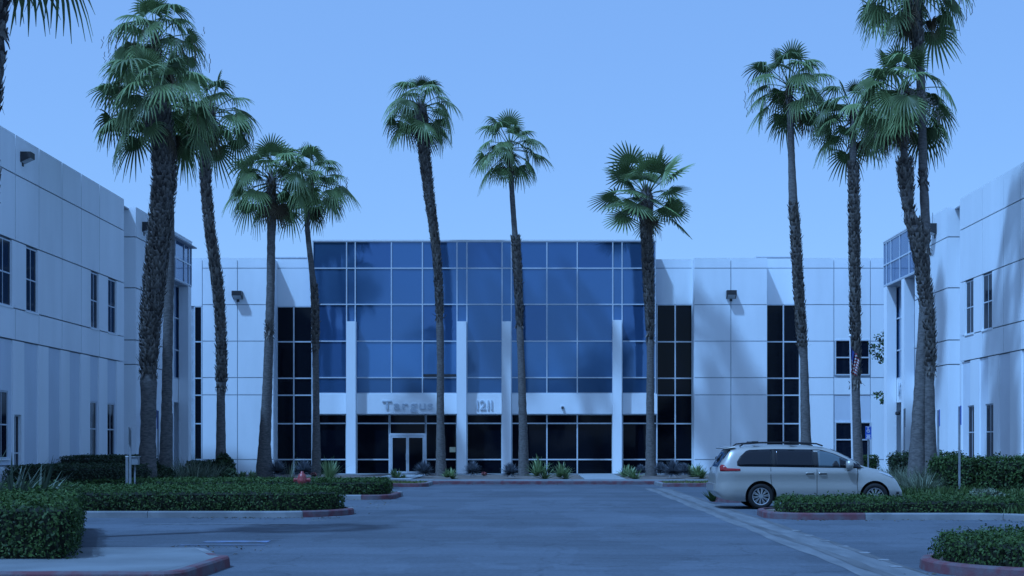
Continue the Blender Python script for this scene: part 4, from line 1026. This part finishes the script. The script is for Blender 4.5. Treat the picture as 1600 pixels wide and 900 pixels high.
# ------------------------------------------------------------------ minivan
def minivan():
    e=empty('minivan',(4.54+.08,36.3,0),label='beige minivan with roof rails parked side on beside the right hedge',cat='van')
    e.location=(4.63,36.3,0)
    LN=4.84; HW=.97; yc=HW                 # near side at y=0, centre at y=yc
    def interp(x,T):
        for (a,p),(b,q) in zip(T[:-1],T[1:]):
            if a<=x<=b: t=(x-a)/(b-a); return p+(q-p)*t
        return T[0][1] if x<T[0][0] else T[-1][1]
    def sm(T,x):   # light smoothing
        return (interp(x-.04,T)+2*interp(x,T)+interp(x+.04,T))/4
    ZT=[(-.02,.70),(0,.98),(.03,1.06),(.30,1.50),(.36,1.585),(.55,1.625),(1.0,1.665),(1.7,1.675),(2.4,1.66),(2.8,1.62),(3.1,1.53),(3.45,1.35),(3.80,1.145),(3.95,1.09),(4.3,1.02),(4.55,.93),(4.72,.78),(4.80,.62),(4.84,.50)]
    ZB=[(-.02,.46),(.05,.36),(.2,.25),(.6,.20),(4.3,.20),(4.6,.22),(4.78,.27),(4.84,.32)]
    def plan(x):
        u=(x-2.3)/2.56; return HW*max(.0,(1-abs(u)**7))**.22 if abs(u)<1 else .0
    def pl(x):
        r=HW
        if x<.5: r=HW*(1-.16*((.5-x)/.52)**2.2)
        if x>3.6: r=HW*(1-.30*((x-3.6)/1.24)**2.4)
        return r
    def tum(z):
        if z<.45: return .955+.045*(z-.2)/.25
        if z<.95: return 1.0
        if z<1.05: return 1.0-.02*(z-.95)/.1
        return .98-.19*((z-1.05)/.62)**1.15
    def Y(x,z):
        zt=sm(ZT,x); zb=sm(ZB,x); u=(z-zb)/max(.01,zt-zb); u=min(max(u,0),1)
        k=9 if x<3.7 else 5
        base=pl(x)*tum(z)
        # character crease below the windows
        base+= .012*math.exp(-((z-.98)/.05)**2)-.010*math.exp(-((z-.72)/.12)**2)
        return base*(1-u**k)**(1/k)
    xs=sorted(set([round(-.02+.02*i,3) for i in range(3)]+[.05,.08,.12,.17,.23,.29,.33,.37,.45]+[round(.5+.12*i,3) for i in range(26)]+[3.6,3.7,3.78,3.86,3.95,4.05,4.15,4.25,4.35,4.45,4.53,4.6,4.66,4.71,4.75,4.79,4.82,4.84]))
    N=22; V=[];Fc=[]
    for x in xs:
        zt=sm(ZT,x); zb=sm(ZB,x); ring=[]
        for i in range(N+1):
            t=i/N; z=zb+(zt-zb)*(1-(1-t)**1.6); y=Y(x,z) if i<N else 0.0
            if i==0: y*=.95
            ring.append((y,z))
        k=len(ring)
        for y,z in ring: V.append((x,yc-y,z))
        for y,z in ring[::-1][1:]: V.append((x,yc+y,z))
    K=2*N+1
    for i in range(len(xs)-1):
        for j in range(K-1): Fc.append((i*K+j,(i+1)*K+j,(i+1)*K+j+1,i*K+j+1))
        Fc.append((i*K+K-1,(i+1)*K+K-1,(i+1)*K,i*K))
    Fc.append(tuple(range(K))); Fc.append(tuple((len(xs)-1)*K+j for j in range(K))[::-1])
    me=bpy.data.meshes.new('body'); me.from_pydata(V,[],Fc); me.materials.append(M['car']); me.materials.append(M['trim'])
    bm=bmesh.new(); bm.from_mesh(me); bmesh.ops.recalc_face_normals(bm,faces=bm.faces); bm.to_mesh(me); bm.free()
    body=bpy.data.objects.new('body',me); COL.objects.link(body)
    WX=(1.135,4.08); WR=.335; cut=MB()
    for wx in WX:
        for y0 in (-.05,2*HW-.30): cut.lathe([(.0,0),(.405,0),(.405,.35),(0,.35)],(wx,y0,.335),'y',40)
    cme=bpy.data.meshes.new('cut'); cme.from_pydata(cut.v,[],cut.f); cme.materials.append(M['trim'])
    bm=bmesh.new(); bm.from_mesh(cme); bmesh.ops.remove_doubles(bm,verts=bm.verts,dist=1e-5); bmesh.ops.recalc_face_normals(bm,faces=bm.faces); bm.to_mesh(cme); bm.free()
    co=bpy.data.objects.new('cut',cme); COL.objects.link(co)
    mod=body.modifiers.new('b','BOOLEAN'); mod.object=co; mod.operation='DIFFERENCE'; mod.solver='EXACT'; mod.material_mode='TRANSFER' if hasattr(mod,'material_mode') else None
    bpy.context.view_layer.update(); dg=bpy.context.evaluated_depsgraph_get()
    nm=bpy.data.meshes.new_from_object(body.evaluated_get(dg)); body.modifiers.clear(); body.data=nm; nm.name='body'
    bpy.data.objects.remove(co); nm.polygons.foreach_set('use_smooth',[True]*len(nm.polygons))
    try: nm.set_sharp_from_angle(angle=math.radians(35))
    except Exception: pass
    body.parent=e
    def add(mb_or_v,name,m,par=e,f=None,smooth=False):
        v,f=(mb_or_v.v,mb_or_v.f) if f is None else (mb_or_v,f)
        me=bpy.data.meshes.new(name); me.from_pydata([tuple(q) for q in v],[],f); me.materials.append(m)
        if smooth: me.polygons.foreach_set('use_smooth',[True]*len(me.polygons))
        o=bpy.data.objects.new(name,me); COL.objects.link(o); o.parent=par; return o
    def patch(name,lo,hi,x0,x1,m,off=.006,nx=14,nz=6,par=e,sides=(1,-1)):
        out=None
        for sd in sides:
            v=[];f=[]
            for i in range(nx+1):
                x=x0+(x1-x0)*i/nx; a,b=lo(x),hi(x)
                for j in range(nz+1):
                    z=a+(b-a)*j/nz; v.append((x,yc-sd*(Y(x,z)+off),z))
            n=len(v); v+=[(x,y+sd*.02,z) for x,y,z in v]
            g=lambda i,j:i*(nz+1)+j
            for i in range(nx):
                for j in range(nz): q=(g(i,j),g(i+1,j),g(i+1,j+1),g(i,j+1)); f+=[q,tuple(k+n for k in q[::-1])]
            rim=[g(i,0) for i in range(nx+1)]+[g(nx,j) for j in range(1,nz+1)]+[g(i,nz) for i in range(nx-1,-1,-1)]+[g(0,j) for j in range(nz-1,0,-1)]
            for k in range(len(rim)): a,b=rim[k],rim[(k+1)%len(rim)]; f.append((a,a+n,b+n,b))
            if sd<0: f=[q[::-1] for q in f]
            o=add(v,name,m,par,f,True); out=out or o
        return out
    def L(*T): return lambda x:interp(x,T)
    # black window band, then the glass proud of it
    patch('window_surround',L((.52,1.13),(.60,1.105),(1.5,1.095),(3.72,1.06),(3.84,1.062)),L((.52,1.23),(.60,1.36),(.80,1.535),(1.5,1.56),(2.7,1.545),(3.05,1.44),(3.4,1.28),(3.84,1.066)),.52,3.84,M['trim'],.003,40,5)
    patch('rear_side_window',L((.55,1.15),(.62,1.125),(1.43,1.115)),L((.55,1.235),(.62,1.37),(.78,1.51),(1.43,1.54)),.55,1.43,M['carglass'],.008)
    patch('sliding_door_window',L((1.53,1.112),(2.50,1.092)),L((1.53,1.54),(2.50,1.53)),1.51,2.50,M['carglass'],.008)
    patch('front_door_window',L((2.66,1.09),(3.50,1.075)),L((2.66,1.515),(2.9,1.475),(3.1,1.395),(3.50,1.20)),2.62,3.46,M['carglass_pale'],.008)
    patch('quarter_glass',L((3.51,1.08),(3.80,1.072)),L((3.51,1.20),(3.80,1.085)),3.51,3.76,M['carglass'],.008,6,3)
    # driver seat and pillar seen through the front door glass, modelled as dark shapes against the pane
    patch('head_rest',L((2.98,1.10),(3.16,1.10)),L((2.98,1.16),(3.04,1.25),(3.10,1.25),(3.16,1.14)),2.98,3.16,M['trim'],.0095,6,3)
    patch('inner_pillar',L((3.16,1.09),(3.34,1.08)),L((3.16,1.34),(3.34,1.27)),3.17,3.34,M['carglass'],.0095,6,3)
    # windscreen and rear window follow the top surface
    def top_patch(name,x0,x1,w0,w1,m,nx=12,ny=12):
        v=[];f=[]
        for i in range(nx+1):
            x=x0+(x1-x0)*i/nx; zt=sm(ZT,x); zb=sm(ZB,x); w=w0+(w1-w0)*i/nx; kk=9 if x<3.7 else 5
            for j in range(ny+1):
                y=-w+2*w*j/ny; W0=pl(x)*tum(zt-.03); u=(1-min(.97,abs(y)/W0)**kk)**(1/kk); v.append((x,yc+y,zb+(zt-zb)*u+.008))
        for i in range(nx):
            for j in range(ny): a=i*(ny+1)+j; f.append((a,a+ny+1,a+ny+2,a+1))
        return add(v,name,m,e,f,True)
    top_patch('windscreen',3.02,3.76,.62,.80,M['carglass']); top_patch('rear_window',.05,.28,.66,.60,M['carglass'])
    # seams, sill, handles
    def seam(T,w=.007):
        v=[];f=[]
        for (x,z) in T: v+=[(x-w,yc-(Y(x,z)+.002),z),(x+w,yc-(Y(x,z)+.002),z)]
        for i in range(len(T)-1): f.append((2*i,2*i+1,2*i+3,2*i+2))
        add(v,'door_seam',M['trim'],e,f)
    seam([(2.575,.32+.08*i) for i in range(10)]); seam([(3.62+.01*math.sin(i),.32+.075*i) for i in range(11)])
    seam([(1.385+.30*max(0,(.85-z))**1.6,z) for z in [1.08,1.0,.9,.8,.7,.6,.52,.46]])
    patch('sill_trim',L((1.6,.22),(3.6,.22)),L((1.6,.285),(3.6,.285)),1.58,3.62,M['trim'],.006,12,2)
    for x0 in (2.29,2.62):
        patch('handle_cup',L((x0,.90),(x0+.2,.90)),L((x0,.95),(x0+.2,.95)),x0,x0+.2,M['trim'],.003,4,2)
        h=MB(); yy=yc-(Y(x0+.1,.93)+.035); h.tube([(x0+.0,yy+.03,.932),(x0+.03,yy,.94),(x0+.17,yy,.94),(x0+.20,yy+.03,.932)],.014,6); add(h,'handle',M['car'])
        h=MB(); yy=2*yc-yy; h.tube([(x0+.0,yy-.03,.932),(x0+.03,yy,.94),(x0+.17,yy,.94),(x0+.20,yy-.03,.932)],.014,6); add(h,'handle',M['car'])
    # tail lamps
    patch('tail_lamp',L((.10,.985),(.20,.985),(.60,.995)),L((.10,1.16),(.19,1.15),(.26,1.065),(.60,1.05)),.085,.60,M['tail'],.008,14,3)
    patch('tail_lamp_lens',L((.05,1.10),(.34,1.50)),L((.05,1.16),(.10,1.27),(.34,1.53)),.11,.37,M['carglass'],.009,8,3)
    patch('head_lamp',L((4.22,.95),(4.6,.80)),L((4.22,.985),(4.40,.955),(4.62,.865)),4.24,4.62,M['lampclear'],.006,8,3)
    patch('fog_lamp',L((4.68,.39),(4.76,.39)),L((4.68,.45),(4.76,.45)),4.67,4.75,M['trim'],.006,3,2)
    # bumper plate, spoiler
    sp=MB(); sp.v=[(.19,yc-.72,1.56),(.50,yc-.74,1.60),(.50,yc+.74,1.60),(.19,yc+.72,1.56),(.17,yc-.72,1.585),(.50,yc-.72,1.635),(.50,yc+.72,1.635),(.17,yc+.72,1.585)]; sp.f=[tuple(q) for q in BF]; add(sp,'spoiler',M['car'])
    rb=MB().box(-.07,.10,yc-.78,yc+.78,.47,.66); add(rb,'rear_bumper',M['car'])
    pa=MB().box(-.085,-.07,yc-.26,yc+.26,.70,.82); 
    # roof rails
    for sd in (-1,1):
        yy=yc+sd*.66; r=MB().tube([(.62,yy,1.625),(.72,yy,1.69),(1.2,yy,1.725),(2.1,yy,1.725),(2.62,yy,1.695),(2.78,yy,1.64)],.02,6); add(r,'roof_rail',M['trim'])
    for x in (1.02,1.98): r=MB().tube([(x,yc-.70,1.735),(x,yc+.70,1.735)],.022,6).box(x-.08,x+.08,yc-.72,yc-.62,1.71,1.76); add(r,'cross_bar',M['trim'])
    # mirrors
    for sd in (-1,1):
        y0=yc+sd*.91; m_=MB().lathe([(.02,-.13),(.085,-.10),(.105,0),(.095,.09),(.03,.13)],(3.40,y0+sd*.13,1.14),'z',12); o=add(m_,'mirror',M['car'],smooth=True)
        a=MB().tube([(3.50,y0-sd*.06,1.07),(3.43,y0+sd*.12,1.06)],.028,6); add(a,'mirror_arm',M['trim'],o)
    # wheels
    for wx in WX:
        for sd,y0 in ((1,.02),(-1,2*yc-.02)):
            t=MB().lathe([(.215,.03),(.235,.005),(.29,-.002),(.322,.02),(WR,.05),(WR,.19),(.32,.22),(.22,.22)],(wx,y0,WR),'y',36)
            if sd<0: t.v=[(x,2*y0-y,z) for x,y,z in t.v]
            w=add(t,'wheel',M['tyre'],smooth=True)
            disc=MB().lathe([(.0,.06),(.225,.06),(.23,.09),(.0,.09)],(wx,y0,WR),'y',32)
            if sd<0: disc.v=[(x,2*y0-y,z) for x,y,z in disc.v]
            add(disc,'brake_disc',M['trim'],w)
            rim=MB()
            for k in range(10):
                a=2*math.pi*k/10+.15
                for da in (-.10,.10):
                    a0=a+da*.35; a1=a+da; c0,s0,c1,s1=math.cos(a0),math.sin(a0),math.cos(a1),math.sin(a1); b=len(rim.v); ww=.009
                    for (r_,c,s,yy) in ((.045,c0,s0,.012),(.212,c1,s1,.016)):
                        for q,dy in ((-ww,0),(ww,0),(ww,.03),(-ww,.03)): rim.v.append((wx+c*r_-s*q,y0+sd*(yy+dy),WR+s*r_+c*q))
                    rim.f+=[(b,b+4,b+5,b+1),(b+1,b+5,b+6,b+2),(b+2,b+6,b+7,b+3),(b+3,b+7,b+4,b),(b,b+1,b+2,b+3),(b+7,b+6,b+5,b+4)]
            hb=MB().lathe([(.0,.008),(.05,.008),(.055,.03),(.0,.04)],(wx,y0,WR),'y',16); rg=MB().lathe([(.203,.03),(.205,.008),(.222,.005),(.226,.03)],(wx,y0,WR),'y',36)
            for q in (hb,rg):
                if sd<0: q.v=[(x,2*y0-y,z) for x,y,z in q.v]
                b=len(rim.v); rim.v+=q.v; rim.f+=[tuple(i+b for i in f) for f in (q.f[:-2] if q is rg else q.f)]
            add(rim,'rim',M['rim'],w)
    return e
minivan()

# ------------------------------------------------------------------ street furniture
def part(parent,mb,name,m,smooth=False):
    return mesh(name,mb.v,mb.f,m,parent,smooth)
# hydrant
HS=1.18
hx,hZ=(472-CX)*38.6/F,38.6
e=empty('fire_hydrant',(hx,hZ,.115),label='red fire hydrant standing between the two clipped left hedges',cat='fire hydrant')
part(e,MB().lathe([(.14,0),(.14,.04),(.10,.06),(.10,.42),(.14,.44),(.14,.48),(.13,.50),(.125,.57),(.10,.64),(.055,.68),(.045,.69),(.045,.73),(.012,.735)],(hx,hZ,.115),n=18),'barrel',M['hyd'],True)
for dx,dy,ax in ((-1,0,'x'),(1,0,'x')): part(e,MB().lathe([(.05,0),(.05,.09*dx),(.062,.09*dx),(.062,.13*dx),(.02,.15*dx)],(hx+.09*dx,hZ,.115+.50),'x',12),'side_outlet',M['hyd'])
part(e,MB().lathe([(.07,0),(.07,-.08),(.085,-.08),(.085,-.12),(.02,-.14)],(hx,hZ-.09,.115+.47),'y',14),'front_outlet',M['hyd'])
MB().box(hx-.3,hx+.3,hZ-.3,hZ+.3,.05,.20).build('concrete_pad',M['conc'],e)
for o_ in list(e.children):
    if o_.name.startswith('concrete'): continue
    for v_ in o_.data.vertices: v_.co.z+=.09
# sign posts
def sign_post(px_,ytop,Z,label,plate,angle=0,ybot=None,w=.3,h=.45,symbol=False,name='sign_post',cat='sign post'):
    x=(px_-CX)*Z/F; zt=H+(CY-ytop)*Z/F
    e=empty(name,(x,Z,.1),label=label,cat=cat)
    part(e,MB().box(x-.03,x+.03,Z-.02,Z+.02,.0,zt-.02),'post',M['post'])
    v=[]; c,s=math.cos(angle),math.sin(angle)
    def q(u,z,d): return (x+u*c+d*s, Z+u*s-d*c, z)
    def slab(u0,u1,z0,z1,d0,d1,nm,m):
        vv=[q(u,z,d) for z in (z0,z1) for (u,d) in ((u0,d0),(u1,d0),(u1,d1),(u0,d1))]
        return mesh(nm,vv,[tuple(f) for f in BF],m,e)
    if plate: slab(-w/2,w/2,zt-h,zt,.03,.045,'plate',M[plate])
    if symbol:
        k=.046; m=M['white']
        slab(-w*.44,w*.44,zt-h+.02,zt-h+.035,k,k+.004,'border',m); slab(-w*.44,w*.44,zt-.035,zt-.02,k,k+.004,'border',m)
        zc=zt-h*.30; S=h*.5
        def disc(u,z,r0,a0,a1,wd,nm='symbol'):
            mb=MB(); n=14
            for i in range(n+1):
                a=math.radians(a0+(a1-a0)*i/n); 
                for rr_ in (r0-wd,r0): mb.v.append(q(u+math.cos(a)*rr_,z+math.sin(a)*rr_,k+.004))
            for i in range(n): mb.f.append((2*i,2*i+1,2*i+3,2*i+2))
            part(e,mb,nm,m)
        disc(-.01,zc-S*.12,S*.24,110,400,S*.07); disc(-.015,zc+S*.36,S*.085,0,360,S*.084)
        slab(-.03,-.005,zc-S*.06,zc+S*.28,k,k+.004,'symbol',m); slab(-.03,S*.2,zc+S*.06,zc+S*.12,k,k+.004,'symbol',m); slab(-.03,S*.18,zc-S*.10,zc-S*.03,k,k+.004,'symbol',m); slab(S*.16,S*.22,zc-S*.34,zc-S*.03,k,k+.004,'symbol',m)
        for i,z in enumerate((.30,.20,.10)): slab(-w*(.34 if i!=1 else .28),w*(.34 if i!=1 else .28),zt-h+h*z,zt-h+h*z+.03,k,k+.004,'lettering',m)
    return e
sign_post(1356.5,666,62,'blue accessible parking sign with a white wheelchair symbol behind the van','sign_blue',0,w=.27,h=.58,symbol=True)
sign_post(1466,640,46.5,'blue sign post seen edge on just right of the twin palms','sign_blue',math.radians(78),w=.32,h=.55)
sign_post(1499,634,44.2,'blue sign post seen edge on in front of the leafy hedge at right','sign_blue',math.radians(80),w=.32,h=.6)
sign_post(1413,638,60,'thin grey sign post at the right wing entry','post',math.radians(80),w=.35,h=.8)
sign_post(247,641,60,'thin post with a dark plate between the two left palm trunks','sign_blue',math.radians(-80),w=.35,h=.8)
sign_post(269,645,58,'thin post with a dark plate right of the two left palm trunks','dark_metal',math.radians(-80),w=.35,h=.8)
sign_post(203.5,667,40.5,'slim post with a pale narrow plate seen edge on left of the thickest palm','post',math.radians(-78),w=.30,h=.5)
x=(210-CX)*40.8/F
e=empty('utility_box',(x,40.8,.1),label='small pale utility box beside the slim post left of the thickest palm',cat='utility box')
z0=H+(CY-726)*40.8/F; part(e,MB().box(x-.11,x+.11,40.75,40.95,z0,z0+.22),'cabinet',M['post']); part(e,MB().box(x-.02,x+.02,40.83,40.87,.0,z0),'stand',M['post']); part(e,MB().box(x-.13,x+.13,40.73,40.97,z0+.221,z0+.24),'lid',M['lens']); 
x=(198.5-CX)*41/F
e=empty('marker_post',(x,41,.1),label='short pale post left of the small utility box',cat='post'); part(e,MB().box(x-.035,x+.035,40.97,41.03,0,H+(CY-714)*41/F),'post',M['post']); part(e,MB().box(x-.04,x+.04,40.965,41.035,H+(CY-714)*41/F+.001,H+(CY-714)*41/F+.03),'cap',M['white'])
# black post by the van tail
x,Z=(1121-CX)*66/F,66
e=empty('bollard',(x,Z,.1),label='slim black post with a rounded cap on the walk left of the van tail',cat='bollard')
part(e,MB().tube([(x,Z,0),(x,Z,.95)],.07,10),'post',M['dark_metal']); part(e,MB().lathe([(.07,0),(.11,.03),(.12,.10),(.09,.17),(.02,.20)],(x,Z,.95),n=12),'cap',M['dark_metal'],True)
x=(1116-CX)*64/F
e=empty('waste_bin',(x,64,.1),label='low dark bin on the walk just left of the van tail lamp',cat='bin')
part(e,MB().lathe([(.16,0),(.19,.02),(.20,.42),(.17,.44)],(x,64,.15),n=14),'body',M['dark_metal']); part(e,MB().lathe([(.205,0),(.205,.04),(.12,.10),(.02,.12)],(x,64,.592),n=14),'lid',M['dark_metal'],True)
# flag
x,Z=(1328-CX)*56/F,56.0; s=Z/F
e=empty('flagpole',(x,Z,.1),label='thin pale flagpole beside the straight right palm',cat='flagpole')
zt=H+(CY-527)*s
part(e,MB().tube([(x+.12,Z,0),(x+.06,Z,zt*.5),(x,Z,zt)],[.045,.035,.022],8),'pole',M['white']); part(e,MB().lathe([(.0,0),(.05,.03),(.06,.07),(.03,.12),(.0,.13)],(x,Z,zt),n=10),'finial',M['white'],True)
nu,nv=26,26; V=[];Fq=[];mi=[]
zf=H+(CY-541)*s; hf=(603-541)*s
fe=bpy.data.meshes.new('flag')
for j in range(nv+1):
    vv=j/nv
    for i in range(nu+1):
        u=i/nu          # u along the fly, v down the hoist: limp cloth falls in folds
        fx=x+.03+.30*u**.8*(1-.35*vv)+.05*math.sin(u*19+vv*2)*(.3+vv); fy=Z-.06+.11*math.sin(u*17+vv*3)
        fz=zf-vv*.95*(1-.25*u)-u*(hf-1.0)*.95-.08*math.sin(u*6)
        V.append((fx,fy,fz))
for j in range(nv):
    for i in range(nu):
        a=j*(nu+1)+i; Fq.append((a,a+1,a+nu+2,a+nu+1)); st=int(j*13/nv)
        mi.append(2 if (i<nu*.34 and st<7) else (0 if st%2==0 else 1))
fl=mesh('flag',V,Fq,None,None,True,[M['flag_red'],M['flag_white'],M['flag_blue']],mi); tag(fl,'limp red and white striped flag hanging beside the straight right palm','flag')
# little tree at the corner of the right wing
tx,tZ=(1390-CX)*73.6/F,73.6
e=empty('slender_tree',(tx,tZ,.1),label='slender leafy tree peeping out behind the right wing pilaster',cat='tree')
part(e,MB().tube([(tx,tZ,0),(tx+.05,tZ,2),(tx-.05,tZ,4),(tx+.05,tZ,6.5),(tx,tZ,8.3)],[.09,.075,.06,.04,.012],8),'trunk',M['twig'])
LP=[]
for (bx_,by_,sx0) in [(1358,540,560),(1362,548,575),(1368,528,545),(1378,520,545),(1363,556,570),(1367,616,625),(1377,627,632),(1412,520,560),(1418,560,590),(1405,600,640),(1395,470,520),(1380,535,560)]:
    a=at(1390,sx0,tZ); b=at(bx_,by_,tZ-.2); mid=a.lerp(b,.5)+Vector((0,0,.12)); part(e,MB().tube([a,mid,b],[.02,.013,.005],5),'branch',M['twig'])
    for k in range(38):
        t=random.uniform(.35,1.05); q=a.lerp(b,t)+Vector((random.gauss(0,.10),random.gauss(0,.14),random.gauss(0,.10)+.1*math.sin(t*3))); LP.append(q)
LP=np.array(LP); leaves_mesh(LP,rng.normal(size=LP.shape),.11,'crown',M['hedge'],e)
# pale stones scattered where the bed meets the kerb
for k,(px_,by,lab) in enumerate([(1520,799,'larger pale stone at the bend of the right kerb'),(1545,798.5,'smaller pale stone right of the larger one at the kerb bend')]):
    x,Z=gnd(px_,by,.12); r=.16-.05*k
    st=bmesh.new(); bmesh.ops.create_icosphere(st,subdivisions=2,radius=r)
    for v in st.verts: v.co=v.co*(1+.25*noise.noise(v.co*6+Vector((k*9,0,0)))); v.co.z*=.6
    me=bpy.data.meshes.new('stone'); st.to_mesh(me); st.free(); me.materials.append(M['stone']); o=bpy.data.objects.new('stone',me); o.location=(x,Z,.16); COL.objects.link(o); tag(o,lab,'stone')

# leaf litter along the kerbs (far too many to count)
LP=[]
for (x0,x1,y0,y1,n_) in [(-8,-4.3,31.2,32.1,120),(5.2,11,30.3,31.3,140),(-6,-4.2,20.7,23,60),(4.6,7.5,15.8,18,90),(-16,16,58.6,59.4,260),(-5,-4,32,41,60),(-9,-4.4,41.9,42.7,90)]:
    for _ in range(n_): LP.append((random.uniform(x0,x1),y1-(y1-y0)*random.random()**2,.012))
LP=np.array(LP); o=leaves_mesh(LP,np.tile([0,0,1.],(len(LP),1)),.035,'leaf_litter',M['frond_core'],None,tilt=.25); tag(o,'dry leaf litter along the kerbs',kind='stuff')
# trees across the street behind the camera: they are what the glass of the office reflects
for k,(X,Y,hh,rr_) in enumerate([(-46,-52,11,5.5),(-35,-60,16,6),(-24,-55,9,5),(-14,-62,15,6),(-5,-58,8,4.5),(3,-64,12,5),(12,-56,17,6),(22,-60,10,5.5),(33,-54,14,6),(45,-60,11,6)]):
    e=empty('street_tree',(X,Y,0),label=['tall broad','narrow','middling round','low spreading'][k%4]+' street tree behind the photographer, '+['farthest left','second from left','third from left','fourth from left','left of centre','right of centre','fourth from right','third from right','second from right','farthest right'][k],cat='tree',group='street trees behind the photographer')
    MB().tube([(X,Y,0),(X+.2,Y,hh*.3),(X-.1,Y,hh*.6)],[.32,.24,.12],8).build('trunk',M['twig'],e)
    P=[]
    for q in range(9):
        c=np.array([X+rng.normal()*rr_*.4,Y+rng.normal()*rr_*.4,hh*(.35+.55*q/8)]); d=unit(rng.normal(size=(260,3))); P.append(c+d*rr_*.42*rng.uniform(.5,1,(260,1)))
    P=np.vstack(P); leaves_mesh(P,P-np.array([X,Y,hh*.55]),.55,'crown',M['hedge_dark'],e,tilt=.6)
sheet('verge',[(-70,-75),(70,-75),(70,-42),(-70,-42)],-.004,M['soil'])['kind']='structure'
